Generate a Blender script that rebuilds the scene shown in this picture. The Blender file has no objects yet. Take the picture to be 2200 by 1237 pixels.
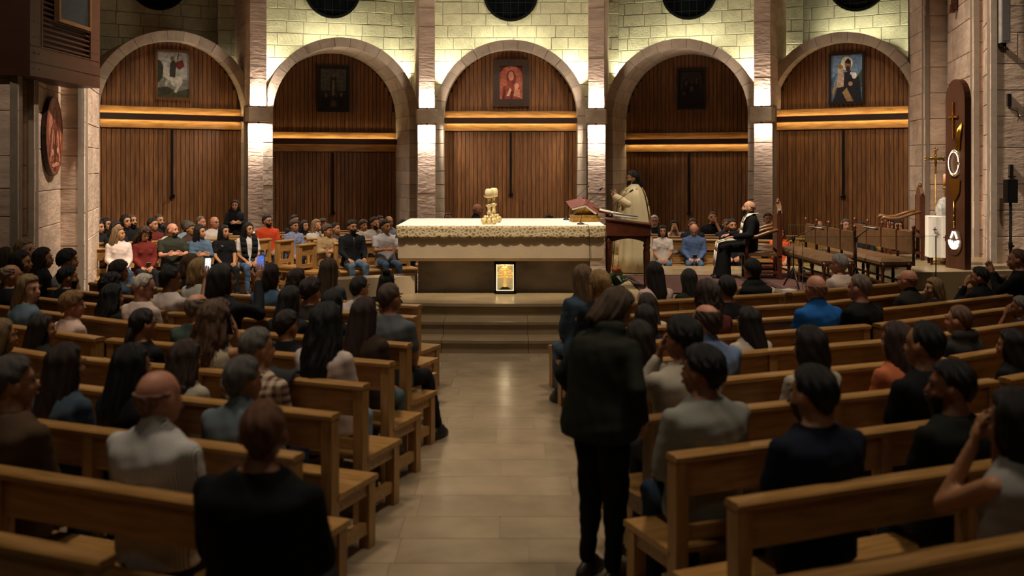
import bpy, math, random, time
import numpy as np
from mathutils import Matrix, Vector
random.seed(7); rng = np.random.default_rng(7)
R = math.radians
SC = bpy.context.scene
COL = SC.collection
# ------------------------------------------------------------------ camera
FPX, CX, HY, CH = 2139.0, 1100.0, 355.0, 2.30      # focal length px, centre x, horizon y, camera height
cam = bpy.data.objects.new('camera', bpy.data.cameras.new('camera')); COL.objects.link(cam)
cam.location = (0, 0, CH); cam.rotation_euler = (R(90), 0, 0)
cam.data.sensor_width = 36.0; cam.data.lens = FPX * 36 / 2200
cam.data.shift_y = (HY - 618.5) / 2200
cam.data.clip_end = 100
cam.data.dof.use_dof = True; cam.data.dof.focus_distance = 16.5; cam.data.dof.aperture_fstop = 1.6
SC.camera = cam
def at(x, y, h):                       # pixel on something of known height -> point
    s = (y - HY) / (CH - h)
    return Vector(((x - CX) / s, FPX / s, h))
def on(x, y, d):                       # pixel at known depth
    return Vector(((x - CX) * d / FPX, d, CH - (y - HY) * d / FPX))
# ------------------------------------------------------------------ world, exposure
w = bpy.data.worlds.new('world'); SC.world = w; w.use_nodes = True
w.node_tree.nodes['Background'].inputs[0].default_value = (1.0, .80, .58, 1)
w.node_tree.nodes['Background'].inputs[1].default_value = .012
SC.view_settings.view_transform = 'Standard'; SC.view_settings.look = 'None'
SC.view_settings.gamma = 1; SC.view_settings.exposure = .9; SC.view_settings.use_curve_mapping = False
SC.cycles.use_denoising = True
SC.cycles.max_bounces = 5; SC.cycles.diffuse_bounces = 3; SC.cycles.glossy_bounces = 3
SC.cycles.sample_clamp_indirect = 3
# ------------------------------------------------------------------ lamps of the room (ceiling spots) and added fill spots
WARM = (1.0, .84, .66)
def spot(name, loc, aim, power, size, blend=.6, col=WARM, rad=.25):
    l = bpy.data.lights.new(name, 'SPOT'); l.energy = power; l.spot_size = R(size); l.spot_blend = blend
    l.color = col; l.shadow_soft_size = rad
    o = bpy.data.objects.new(name, l); COL.objects.link(o); o.location = loc
    o.rotation_euler = (Vector(aim) - Vector(loc)).to_track_quat('-Z', 'Y').to_euler(); return o
def area(name, loc, aim, power, sx, sy, col=WARM, up=None):
    l = bpy.data.lights.new(name, 'AREA'); l.energy = power; l.shape = 'RECTANGLE'; l.size = sx; l.size_y = sy; l.color = col
    o = bpy.data.objects.new(name, l); COL.objects.link(o); o.location = loc
    o.rotation_euler = (Vector(aim) - Vector(loc)).to_track_quat('-Z', 'Y').to_euler(); return o
CEIL = 10.5
spot('altar_spot_light', (-.6, 10.8, CEIL), (-.2, 15.0, 1.2), 3200, 26)
spot('altar_spot_light', (2.6, 12.0, CEIL), (3.4, 15.9, 1.0), 1900, 34)
spot('altar_spot_light', (-3.0, 13.0, CEIL), (-5.6, 17.6, .8), 2700, 36)
spot('altar_spot_light', (-1.4, 15.3, CEIL), (-3.1, 18.7, .8), 1300, 26)
spot('altar_spot_light', (3.2, 16.2, CEIL), (3.6, 19.0, .8), 900, 24)
spot('altar_spot_light', (1.5, 14.0, CEIL), (5.6, 16.6, .8), 1500, 36)
for bx_, by_, tx_, ty_ in ((-3.6, 13.0, -7.2, 21.2), (0, 12.5, 0, 22.6), (3.6, 13.0, 7.1, 21.4)):
    spot('apse_spot_light', (bx_, by_, CEIL), (tx_, ty_, 2.6), 1500, 19, .6)
spot('apse_spot_light', (0, 20.2, CEIL), (0, 22.0, 3.0), 480, 150, 1.0)
spot('altar_spot_light', (.6, 14.6, CEIL), (-.5, 18.6, 1.3), 800, 20)  # added spot, only there to brighten the man behind the altar
for sx in (-1, 1):
    spot('nave_spot_light', (sx * 3.2, 9.5, CEIL), (sx * 2.6, 10.2, .8), 1050, 62, 1.0, rad=.6)
    spot('nave_spot_light', (sx * 2.4, 5.6, CEIL), (sx * 2.0, 5.8, .8), 760, 60, 1.0, rad=.6)
    spot('rear_fill_light', (sx * 3.5, -2.0, 9.0), (sx * 2.0, 7.0, .8), 70, 60, 1.0, rad=.8)  # added fill from behind the camera for the dark foreground
    spot('side_fill_light', (sx * .5, 14.2, CEIL), (sx * 7.6, 16.4, 2.6), 3600, 46, 1.0)
    spot('side_fill_light', (sx * 3.6, 4.0, CEIL), (sx * 7.4, 14.2, 2.9), 950, 27, 1.0)  # added narrow fill to brighten the pier fronts, clear of the pews
# ------------------------------------------------------------------ materials
MATS = {}
def lin(c):
    if isinstance(c, str):
        c = c.lstrip('#'); c = [int(c[i:i + 2], 16) / 255 for i in (0, 2, 4)]
        c = [v / 12.92 if v <= .04045 else ((v + .055) / 1.055) ** 2.4 for v in c]
    return (c[0], c[1], c[2], 1.0)
def newmat(name):
    m = bpy.data.materials.new(name); m.use_nodes = True
    n = m.node_tree.nodes; return m, n, m.node_tree.links, n['Principled BSDF']
def mat(name, c, rough=.6, metal=0.0, var=.18, scale=9.0, bump=.0, bscale=40.0, stretch=None, objvar=0.0, spec=.5, c2=None, emit=None, sheen=0):
    if name in MATS: return MATS[name]
    m, n, L, b = newmat(name); c = lin(c)
    b.inputs['Roughness'].default_value = rough; b.inputs['Metallic'].default_value = metal
    b.inputs['Specular IOR Level'].default_value = spec
    if sheen: b.inputs['Sheen Weight'].default_value = sheen
    tc = n.new('ShaderNodeTexCoord'); mp = n.new('ShaderNodeMapping')
    L.new(tc.outputs['Object'], mp.inputs[0])
    if stretch: mp.inputs['Scale'].default_value = stretch
    src = mp.outputs[0]
    if objvar:
        oi = n.new('ShaderNodeObjectInfo'); ad = n.new('ShaderNodeVectorMath'); ad.operation = 'MULTIPLY_ADD'
        cb = n.new('ShaderNodeCombineXYZ')
        for k in range(3): L.new(oi.outputs['Random'], cb.inputs[k])
        ad.inputs[1].default_value = (31.7, 17.3, 23.9); L.new(cb.outputs[0], ad.inputs[0]); L.new(src, ad.inputs[2]); src = ad.outputs[0]
    if var or c2:
        nz = n.new('ShaderNodeTexNoise'); nz.inputs['Scale'].default_value = scale; nz.inputs['Detail'].default_value = 4
        L.new(src, nz.inputs['Vector'])
        rp = n.new('ShaderNodeValToRGB'); L.new(nz.outputs['Fac'], rp.inputs[0])
        a = lin(c2) if c2 else tuple(v * (1 - var) for v in c[:3]) + (1,)
        z = c if c2 else tuple(min(1, v * (1 + var)) for v in c[:3]) + (1,)
        rp.color_ramp.elements[0].color = a; rp.color_ramp.elements[0].position = .32
        rp.color_ramp.elements[1].color = z; rp.color_ramp.elements[1].position = .68
        out = rp.outputs[0]
        if objvar:
            hs = n.new('ShaderNodeHueSaturation'); mr = n.new('ShaderNodeMapRange')
            mr.inputs['To Min'].default_value = 1 - objvar; mr.inputs['To Max'].default_value = 1 + objvar
            L.new(oi.outputs['Random'], mr.inputs[0]); L.new(mr.outputs[0], hs.inputs['Value']); L.new(out, hs.inputs['Color']); out = hs.outputs[0]
        L.new(out, b.inputs['Base Color'])
    else: b.inputs['Base Color'].default_value = c
    if bump:
        bn = n.new('ShaderNodeTexNoise'); bn.inputs['Scale'].default_value = bscale; bn.inputs['Detail'].default_value = 5; L.new(src, bn.inputs['Vector'])
        bp = n.new('ShaderNodeBump'); bp.inputs['Strength'].default_value = bump; bp.inputs['Distance'].default_value = .02
        L.new(bn.outputs['Fac'], bp.inputs['Height']); L.new(bp.outputs[0], b.inputs['Normal'])
    if emit:
        b.inputs['Emission Color'].default_value = lin(emit[0]); b.inputs['Emission Strength'].default_value = emit[1]
    MATS[name] = m; return m
STONE = mat('limestone_block', '#b3a18c', .85, var=.16, scale=3.2, bump=.55, bscale=11, objvar=.11)
STONE_R = mat('travertine_block', '#bfa692', .85, var=.2, scale=2.2, bump=.8, bscale=7, stretch=(1, 1, 2.6), objvar=.12)
STONE_W = mat('pale_wall_block', '#b9b596', .85, var=.13, scale=5, bump=.7, bscale=22, objvar=.07)
MORTAR = mat('mortar', '#7d7062', .95, var=.1)
PLANK = mat('pine_plank', '#7f5328', .5, var=.3, scale=3.5, stretch=(9, 9, .7), bump=.15, bscale=8, objvar=.2, c2='#573315')
BEAM = mat('pine_beam', '#a87c46', .45, var=.3, scale=4, stretch=(.7, 6, 6), c2='#7d5526', objvar=.1)
DARKB = mat('dark_board', '#3a2011', .5, var=.2, stretch=(.7, 6, 6))
OAK = mat('oak_pew', '#a67d49', .33, var=.2, scale=4, stretch=(1.0, 9, 9), c2='#86602f', objvar=.1)
OAKZ = mat('oak_post', '#a67d49', .35, var=.2, scale=4, stretch=(9, 9, 1.0), c2='#86602f', objvar=.1)
MAHOG = mat('mahogany', '#4a2312', .35, var=.25, scale=4, stretch=(6, 6, 1.5), objvar=.08)
FLOORM = mat('limestone_floor_tile', '#8e7d65', .22, var=.14, scale=3.0, bump=.05, bscale=30, objvar=.08)
MARBLE = mat('marble_step', '#8d7a5e', .28, var=.14, scale=3.0, bump=.05, objvar=.06)
PLAT = mat('platform_marble', '#93805f', .25, var=.14, scale=2.4)
ALTST = mat('altar_limestone', '#b7a283', .6, var=.07, scale=3, bump=.1)
ALTB = mat('altar_base_stone', '#7d7060', .6, var=.3, scale=2.4, bump=.2, bscale=8, stretch=(1, 1, 1.8))
IRON = mat('black_iron', '#0e0d0c', .45, .6, var=0)
BLACKP = mat('black_plastic', '#0b0b0b', .5, var=0)
GOLD = mat('gold', '#c99a3f', .25, 1.0, var=.1)
GOLDF = mat('gilded_wood', '#a5813f', .4, .7, var=.25, scale=30, bump=.5, bscale=60)
WHITEC = mat('white_linen', '#efe8dd', .85, var=.05, scale=6, bump=.1, bscale=50)
LEATHER = mat('brown_leather', '#5d4128', .42, var=.2, scale=12, bump=.12, bscale=60, objvar=.08)
STEEL = mat('chrome_steel', '#8c8c8c', .3, 1.0, var=0)
# ------------------------------------------------------------------ mesh helpers
class MB:
    def __init__(s): s.v = []; s.f = []; s.m = []; s.sm = []
    def add(s, v, f, m=0, smooth=False):
        k = len(s.v); s.v += [tuple(p) for p in v]; s.f += [tuple(i + k for i in q) for q in f]
        s.m += [m] * len(f); s.sm += [smooth] * len(f); return s
    def box(s, c, d, m=0, rz=0, taper=1.0):
        x, y, z = d[0] / 2, d[1] / 2, d[2] / 2; cz, sz = math.cos(rz), math.sin(rz); v = []
        for k in (-1, 1):
            t = taper if k > 0 else 1
            for i, j in ((-1, -1), (1, -1), (1, 1), (-1, 1)):
                px, py = i * x * t, j * y * t
                v.append((c[0] + px * cz - py * sz, c[1] + px * sz + py * cz, c[2] + k * z))
        return s.add(v, [(3, 2, 1, 0), (4, 5, 6, 7), (0, 1, 5, 4), (1, 2, 6, 5), (2, 3, 7, 6), (3, 0, 4, 7)], m)
    def bbox(s, a, b, m=0): return s.box([(a[i] + b[i]) / 2 for i in range(3)], [abs(b[i] - a[i]) for i in range(3)], m)
    def prism(s, poly, z0, z1, m=0):                    # polygon in xy, counter-clockwise
        n = len(poly); v = [(p[0], p[1], z0) for p in poly] + [(p[0], p[1], z1) for p in poly]
        f = [tuple(range(n - 1, -1, -1)), tuple(range(n, 2 * n))] + [(i, (i + 1) % n, n + (i + 1) % n, n + i) for i in range(n)]
        return s.add(v, f, m)
    def sheet(s, poly, y0, y1, m=0):                    # polygon in xz, extruded along y (y0 front)
        n = len(poly); v = [(p[0], y0, p[1]) for p in poly] + [(p[0], y1, p[1]) for p in poly]
        f = [tuple(range(n)), tuple(range(2 * n - 1, n - 1, -1))] + [(i, n + i, n + (i + 1) % n, (i + 1) % n) for i in range(n)]
        return s.add(v, f, m)
    def lathe(s, prof, c=(0, 0, 0), n=12, m=0, smooth=True):
        v = []; f = []
        for r, z in prof:
            for k in range(n): a = 2 * math.pi * k / n; v.append((c[0] + r * math.cos(a), c[1] + r * math.sin(a), c[2] + z))
        for i in range(len(prof) - 1):
            for k in range(n): f.append((i * n + k, i * n + (k + 1) % n, (i + 1) * n + (k + 1) % n, (i + 1) * n + k))
        f.append(tuple(range(n - 1, -1, -1))); f.append(tuple((len(prof) - 1) * n + k for k in range(n)))
        return s.add(v, f, m, smooth)
    def tube(s, pts, r, n=8, m=0, smooth=True):
        pts = [Vector(p) for p in pts]; rr = r if isinstance(r, (list, tuple)) else [r] * len(pts); v = []; f = []
        for i, p in enumerate(pts):
            d = (pts[min(i + 1, len(pts) - 1)] - pts[max(i - 1, 0)]).normalized()
            u = d.cross(Vector((0, 0, 1)) if abs(d.z) < .9 else Vector((1, 0, 0))).normalized(); q = d.cross(u)
            for k in range(n): a = 2 * math.pi * k / n; v.append(p + (u * math.cos(a) + q * math.sin(a)) * rr[i])
        for i in range(len(pts) - 1):
            for k in range(n): f.append((i * n + (k + 1) % n, i * n + k, (i + 1) * n + k, (i + 1) * n + (k + 1) % n))
        f.append(tuple(range(n))); f.append(tuple((len(pts) - 1) * n + k for k in range(n - 1, -1, -1)))
        return s.add(v, f, m, smooth)
    def ell(s, c, r, n=10, m=0, rot=None):
        v = []; f = []; h = max(4, n // 2 + 1)
        for i in range(h + 1):
            t = math.pi * i / h
            for k in range(n):
                a = 2 * math.pi * k / n
                p = Vector((r[0] * math.sin(t) * math.cos(a), r[1] * math.sin(t) * math.sin(a), -r[2] * math.cos(t)))
                if rot: p = rot @ p
                v.append((c[0] + p.x, c[1] + p.y, c[2] + p.z))
        for i in range(h):
            for k in range(n): f.append((i * n + k, i * n + (k + 1) % n, (i + 1) * n + (k + 1) % n, (i + 1) * n + k))
        return s.add(v, f, m, True)
    def poly(s, pts, m=0): return s.add(pts, [tuple(range(len(pts)))], m)
    def mesh(s, name):
        me = bpy.data.meshes.new(name); me.from_pydata(s.v, [], s.f)
        me.polygons.foreach_set('material_index', s.m); me.polygons.foreach_set('use_smooth', s.sm); me.update(); return me
def link(name, me, mats=None, parent=None, loc=None, rz=None, rot=None, scale=None):
    o = bpy.data.objects.new(name, me); COL.objects.link(o)
    if mats is not None and me is not None:
        ms = mats if isinstance(mats, (list, tuple)) else [mats]
        if len(me.materials) == 0:
            for q in ms: me.materials.append(q)
        else:
            for i, q in enumerate(ms):
                if me.materials[i] != q: o.material_slots[i].link = 'OBJECT'; o.material_slots[i].material = q
    if parent is not None: o.parent = parent
    if loc is not None: o.location = loc
    if rz is not None: o.rotation_euler = (0, 0, rz)
    if rot is not None: o.rotation_euler = rot
    if scale is not None: o.scale = scale if isinstance(scale, (tuple, list)) else (scale,) * 3
    return o
def build(name, mb, mats, parent=None, **k): return link(name, mb.mesh(name), mats, parent, **k)
def empty(name, loc=(0, 0, 0), rz=0, parent=None):
    o = link(name, None, None, parent, loc, rz); o.empty_display_size = .1; return o
def tag(o, label=None, cat=None, group=None, kind=None):
    if label: o['label'] = label
    if cat: o['category'] = cat
    if group: o['group'] = group
    if kind: o['kind'] = kind
    return o
def copy_tree(o, parent=None):
    c = o.copy(); COL.objects.link(c); c.parent = parent
    for ch in list(o.children): copy_tree(ch, c)
    return c
UNIT = {}
def ubox(d, bev=.012, key=None):                        # bevelled block, shared between alike pieces
    k = (round(d[0], 3), round(d[1], 3), round(d[2], 3), bev)
    if k in UNIT: return UNIT[k]
    x, y, z = d[0] / 2, d[1] / 2, d[2] / 2; b = min(bev, x * .4, y * .4, z * .4)
    mb = MB()                                           # only the front face (-y) edges are chamfered
    v = [(-x, y, -z), (x, y, -z), (x, y, z), (-x, y, z), (-x, -y + b, -z), (x, -y + b, -z), (x, -y + b, z), (-x, -y + b, z),
         (-x + b, -y, -z + b), (x - b, -y, -z + b), (x - b, -y, z - b), (-x + b, -y, z - b)]
    f = [(0, 3, 2, 1), (8, 9, 10, 11)]
    for i in range(4): j = (i + 1) % 4; f += [(i, j, 4 + j, 4 + i), (4 + i, 4 + j, 8 + j, 8 + i)]
    mb.add(v, f); UNIT[k] = mb.mesh('block'); return UNIT[k]
# ================================================================== STRUCTURE
def struct(o): o['kind'] = 'structure'; return o
# ---- floor with stone slabs in the aisle
AX0, AX1, AY0, AY1 = -1.35, 1.15, 2.4, 12.2
fm = MB()
for a, b in (((-11, -5, -.3), (AX0, 27, 0)), ((AX1, -5, -.3), (11, 27, 0)), ((AX0, -5, -.3), (AX1, AY0, 0)), ((AX0, AY1, -.3), (AX1, 27, 0)), ((AX0, AY0, -.3), (AX1, AY1, -.006))):
    fm.bbox(a, b)
floor = struct(build('floor', fm, mat('limestone_floor', '#8a7961', .25, var=.16, scale=1.4, bump=.04)))
y = AY0; row = 0
while y < AY1 - .05:
    d = min(random.choice((.38, .42, .46)), AY1 - y); x = AX0
    first = random.uniform(.35, .9)
    while x < AX1 - .01:
        l = first if x == AX0 else random.choice((.62, .78, .95, 1.1)); l = min(l, AX1 - x)
        if AX1 - x - l < .2: l = AX1 - x
        link('floor_tile', ubox((l - .006, d - .006, .03), .001), FLOORM, floor, (x + l / 2, y + d / 2, -.015)); x += l
    y += d
# ---- enclosing walls and ceiling, out of the picture
struct(build('ceiling', MB().bbox((-11, -5, CEIL + .1), (11, 27, CEIL + .3)), mat('ceiling_plaster', '#6b5b48', .9)))
WPL = mat('rough_plaster', '#6d6050', .9, var=.2)
struct(build('wall_rear', MB().bbox((-11, -5.2, 0), (11, -5, CEIL + .1)), WPL))
struct(build('wall_left', MB().bbox((-11.2, -5, 0), (-11, 27, CEIL + .1)), WPL))
struct(build('wall_right', MB().bbox((11, -5, 0), (11.2, 27, CEIL + .1)), WPL))
struct(build('wall_front', MB().bbox((-11, 26.8, 0), (11, 27, CEIL + .1)), WPL))
# ---- block faces
def block_face(parent, A, B, z0, z1, ch, bl, m, th=.10, name='stone_block', edge_random=True):
    A = Vector(A); B = Vector(B); Lf = (B - A).length; rz = math.atan2(B.y - A.y, B.x - A.x); ux = (B - A) / Lf
    nrm = Vector((math.sin(rz), -math.cos(rz)))
    z = z0; k = 0
    while z < z1 - .02:
        h = random.choice(ch); h = min(h, z1 - z); t = 0.0; k += 1
        while t < Lf - .01:
            l = random.choice(bl); 
            if t == 0 and k % 2: l *= .55
            if Lf - t - l < .5 * min(bl): l = Lf - t
            l = min(l, Lf - t); l = round(l, 2) if abs(t + l - Lf) > .02 else l
            c = A + ux * (t + l / 2) - nrm * (th / 2 - random.uniform(0, .006))
            link(name, ubox((l - .008, th, h - .008), .008), m, parent, (c.x, c.y, z + h / 2), rz); t += l
        z += h
def backing(parent, pts, th, z0, z1):                   # mortar body behind the block faces
    mb = MB()
    for A, B in zip(pts[:-1], pts[1:]):
        A = Vector(A); B = Vector(B); rz = math.atan2(B.y - A.y, B.x - A.x); n = Vector((math.sin(rz), -math.cos(rz)))
        c = (A + B) / 2 - n * (.012 + th / 2); mb.box((c.x, c.y, (z0 + z1) / 2), ((B - A).length + .0, th, z1 - z0), rz=rz)
    build('mortar', mb, MORTAR, parent)

def zig(name, pts, z1, ch):
    e = struct(empty(name))
    backing(e, pts, .09, 0, z1)
    for A, B in zip(pts[:-1], pts[1:]): block_face(e, A, B, 0, z1, ch, (.55, .8, 1.0), STONE_R)
    return e
def gx(x, d): return ((x - 1100) * d / FPX, d)
CR = (.42, .5, .58, .36)
zig('wall_pier_1', [(-9.5, 12.75), gx(40, 12.75), gx(47, 13.4)], 8.2, CR)
zig('wall_pier_2', [gx(30, 13.3), gx(75, 13.3), gx(130, 15.0)], 8.2, CR)
zig('wall_pier_3', [gx(110, 15.0), gx(183, 15.0), gx(213, 17.2), (-9.2, 19.4)], 8.2, CR)
zig('wall_pier_4', [(9.6, 19.9), gx(1952, 20.6), gx(1985, 19.3), gx(2045, 19.3)], 8.2, CR)
zig('wall_pier_5', [gx(2036, 19.2), gx(2090, 17.0), gx(2118, 17.0)], 8.2, CR)
zig('wall_pier_6', [gx(2112, 17.0), gx(2127, 15.9), (9.6, 15.9)], 8.2, CR)
# ---- arcade
RI, RO, SPR = 1.51, 1.72, 3.42
def wedge(nv, D):
    k = ('wedge', nv, D)
    if k in UNIT: return UNIT[k]
    h = math.pi / nv / 2 - .0022; mb = MB(); pts = []
    for r, aa in ((RI, (h, 0, -h)), (RO, (-h, 0, h))):
        for a in aa: pts.append((r * math.sin(a), r * math.cos(a)))
    mb.sheet(pts[::-1], 0, D); UNIT[k] = mb.mesh('voussoir'); return UNIT[k]
def bay(i, X, Y, T, dd, zb, led, bump_courses):
    D = 1.5
    e = struct(empty('wall_arch_%d' % i, (X, Y, 0), R(T)))
    nv = 15
    for k in range(nv):
        a = -math.pi / 2 + math.pi * (k + .5) / nv
        link('voussoir', wedge(nv, D), STONE, e, (0, random.uniform(-.006, .006), SPR), rot=(0, a, 0))
    zc = 0.0; hs = [.31] * 10 + [.32]
    for h in hs:
        for sx in (-1, 1):
            link('jamb_block', ubox((RO - RI, D, h - .008), .008), STONE, e, (sx * (RI + RO) / 2, D / 2 + random.uniform(-.006, .006), zc + h / 2))
        zc += h
    mb = MB()                                            # mortar core of the arch
    arc = [(RO - .02) * np.array((math.cos(t), math.sin(t))) for t in np.linspace(0, math.pi, 25)] + [(RI + .02) * np.array((math.cos(t), math.sin(t))) for t in np.linspace(math.pi, 0, 25)]
    for a in range(24):
        q = [arc[a], arc[a + 1], arc[48 - a], arc[49 - a]]; mb.sheet([(p[0], p[1] + SPR) for p in q], .02, D)
    for sx in (-1, 1): mb.bbox((sx * (RI + .02), .02, 0), (sx * (RO - .02), D, SPR))
    build('mortar', mb, MORTAR, e)
    # upper wall of pale blocks behind the barrel
    u = struct(empty('wall_apse_%d' % i, (X, Y, 0), R(T)))
    build('mortar', MB().bbox((-2.6, D + .02, 0), (2.6, D + .2, 8)), MORTAR, u)
    z = 3.1; k = 0
    while z < 7.4:
        h = .285; x = -2.6; k += 1; ls = random.choice((.3, .5, .42, .22)); first = True
        while x < 2.58:
            l = ls if first else random.choice((.40, .46, .52, .58)); first = False; l = min(l, 2.6 - x)
            if 2.6 - x - l < .15: l = 2.6 - x
            inside = (abs(x + l / 2) < 1.2 and z + h < SPR + math.sqrt(max(0, 1.3 ** 2 - (abs(x + l / 2)) ** 2)))
            if not inside: link('stone_block', ubox((round(l - .007, 3), .1, h - .007), .01), STONE_W, u, (x + l / 2, D + .045 + random.uniform(-.007, .007), z + h / 2))
            x += l
        z += h
    # boarded door
    d = struct(empty('door_%d' % i, (X, Y, 0), R(T)))
    z0 = zb                                              # z of the underside of the lower beam
    n = 32; pw = 2 * RI / n
    bk = MB().bbox((-RI - .02, dd + .03, 0), (RI + .02, dd + .09, SPR))
    arc = [((RI + .02) * math.cos(t), SPR + (RI + .02) * math.sin(t)) for t in np.linspace(0, math.pi, 25)]; bk.sheet(arc, dd + .03, dd + .09)
    build('backing', bk, DARKB, d)
    for k in range(n):
        xc = -RI + (k + .5) * pw
        link('plank', ubox((round(pw - .008, 3), .03, z0 - .02), .006), PLANK, d, (xc, dd + .012 + random.uniform(-.003, .003), z0 / 2))
        zt = SPR + math.sqrt(max(.02, RI ** 2 - (abs(xc) + pw / 2) ** 2)) + .02; zl = z0 + .46
        if zt - zl > .05: link('plank', ubox((round(pw - .008, 3), .03, round(zt - zl, 2)), .006), PLANK, d, (xc, dd + .012 + random.uniform(-.003, .003), (zt + zl) / 2))
    W = 2 * RI + .01
    link('upper_beam', ubox((W, .06, .15), .01), BEAM, d, (0, dd - .01, z0 + .385))
    link('lower_beam', ubox((W, .06, .17), .01), BEAM, d, (0, dd - .01, z0 + .085))
    link('dark_board', ubox((W, .04, .115), .006), DARKB, d, (0, dd - .13, z0 + .24))
    LED = mat('led_strip', '#ffb040', .5, var=0, emit=('#ffc878', 3.0))
    M = Matrix.Translation((X, Y, 0)) @ Matrix.Rotation(R(T), 4, 'Z')
    for nm, zz, pz, pw_ in (('up', z0 + .285, 1, led[0]), ('down', z0 + .195, -1, led[1])):
        if pw_ <= 0: continue
        link('led_strip', ubox((W - .1, .012, .008), .002), LED, d, (0, dd - .10, zz))
        p = M @ Vector((0, dd - .085, zz + .006 * pz)); q = M @ Vector((0, dd - .055, zz + .006 * pz + pz * .2))
        l = bpy.data.lights.new('led_light', 'AREA'); l.energy = pw_; l.shape = 'RECTANGLE'; l.size = W - .1; l.size_y = .02; l.color = (1, .78, .42)
        o = bpy.data.objects.new('led_light', l); COL.objects.link(o); o.location = p
        dz = (q - p).normalized(); xx = (M.to_3x3() @ Vector((1, 0, 0))).normalized(); yy = (-dz).cross(xx).normalized()
        o.rotation_euler = Matrix((xx, yy, -dz)).transposed().to_euler()
    hb = MB().box((0, dd - .02, z0 - .75), (.05, .035, 1.45)).box((0, dd - .04, z0 - 1.46), (.10, .05, .03)).box((0.03, dd - .06, z0 - 1.42), (.03, .06, .03))
    bo = build('door_bolt', hb, IRON, d); build('knob', MB().ell((.03, dd - .1, z0 - 1.42), (.02, .02, .02), 8), IRON, bo)
    # round dark window, only its lower edge in the picture
    wz = 6.42; wn = struct(empty('window_%d' % i, M @ Vector((0, D - .02, wz)), R(T)))
    fr = MB(); ring = []
    for t in np.linspace(0, 2 * math.pi, 33)[:-1]: ring.append((math.cos(t), math.sin(t)))
    for a in range(32):
        p, q = ring[a], ring[(a + 1) % 32]
        fr.sheet([(p[0] * .66, p[1] * .66), (p[0] * .60, p[1] * .60), (q[0] * .60, q[1] * .60), (q[0] * .66, q[1] * .66)], -.06, .03)
    build('window_frame', fr, IRON, wn)
    gm = mat('dark_stained_glass', '#0c1012', .12, var=.5, scale=4)
    sh = MB().sheet([(p[0] * .61, p[1] * .61) for p in ring], -.02, .0); pn_ = build('pane', sh, gm, wn)
    ml = MB(); 
    for xx in (-.36, -.18, 0, .18, .36): ml.box((xx, -.025, 0), (.008, .012, 2 * math.sqrt(.6 ** 2 - xx * xx)))
    for zz in (-.45, -.2, .1, .4): ml.box((0, -.025, zz), (2 * math.sqrt(.6 ** 2 - zz * zz), .012, .008))
    build('leading', ml, mat('lead_strip', '#2c2f30', .4, .5, var=0), pn_)
    return M
BAYS = {}
for i, X, Y, T, dd, zb, led in ((1, -7.09, 21.0, 34, .32, 3.08, (3.2, 3.8)), (2, -3.76, 22.1, 19, 1.42, 2.62, (3.6, 0)), (3, -.03, 22.5, 0, .32, 3.08, (3.2, 3.8)),
                                (4, 3.74, 22.3, -19, 1.42, 2.62, (.3, 3.6)), (5, 6.97, 21.2, -34, .32, 3.08, (3.2, 3.8))):
    BAYS[i] = (bay(i, X, Y, T, dd, zb, led, None), dd)
# ---- pillars between the arches with hidden up and down lights
PINK = (1.0, .80, .66)
for i, (X, Y, T, dn) in enumerate(((-5.47, 21.45, 27, 1.0), (-1.90, 22.2, 9, 1.0), (1.88, 22.2, -9, 1.0), (5.38, 21.4, -27, .28))):
    e = struct(empty('wall_pillar_%d' % (i + 1), (X, Y, 0), R(T)))
    build('mortar', MB().bbox((-.165, .0, 3.5), (.165, 1.6, 8)).bbox((-.2, .12, 0), (.2, .5, 3.6)), MORTAR, e)
    z = 3.56; hs = (.62, .5, .7, .42, .66, .5, .6, .6, .5)
    for h in hs: link('stone_block', ubox((.36, 1.6, h - .006), .008), STONE_R, e, (0, .79 + random.uniform(-.004, .004), z + h / 2)); z += h
    link('impost_block', ubox((.46, .36, .30), .012), STONE, e, (0, .03, 3.39))
    z = 0
    for h in (.62, .5, .55, .62, .5, .45): link('stone_block', ubox((.40, .12, h - .006), .006), STONE_R, e, (0, .14 + random.uniform(-.004, .004), z + h / 2)); z += h
    lm = MB().lathe([(.028, 0), (.028, .03), (.022, .035)], n=10)
    M = Matrix.Translation((X, Y, 0)) @ Matrix.Rotation(R(T), 4, 'Z')
    lampm = mat('lamp_housing', '#2a2826', .4, .8, var=0)
    build('uplight', lm, lampm, e, loc=(0, -.09, 3.545)); build('downlight', lm, lampm, e, loc=(0, -.06, 3.20))
    area('pillar_uplight', M @ Vector((0, -.10, 3.59)), M @ Vector((0, -.02, 4.2)), 20, .24, .05, (1, .86, .74))
    area('pillar_downlight', M @ Vector((0, -.05, 3.19)), M @ Vector((0, .03, 2.6)), 30 * dn, .24, .05, (1, .88, .78))
# ---- cove lamps in the valleys behind the arches, washing the pale wall
COVE = (1.0, .95, .70)
for i, sides in ((1, ((1, .15),)), (2, ((-1, 1.0), (1, 1.0))), (3, ((-1, 1.0), (1, 1.0))), (4, ((-1, 1.0), (1, 1.0))), (5, ((-1, .85), (1, .7)))):
    M, dd = BAYS[i]
    for sx, k in sides:
        p = M @ Vector((sx * 1.55, 1.08, 4.35)); q = M @ Vector((sx * 1.0, 1.5, 5.2))
        l = area('cove_light', p, q, 22 * k, .5, .12, COVE)
    if i != 1:
        p = M @ Vector((0, 1.1, 5.17)); area('cove_light', p, M @ Vector((0, 1.5, 5.6)), 6, 1.4, .06, COVE)
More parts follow.
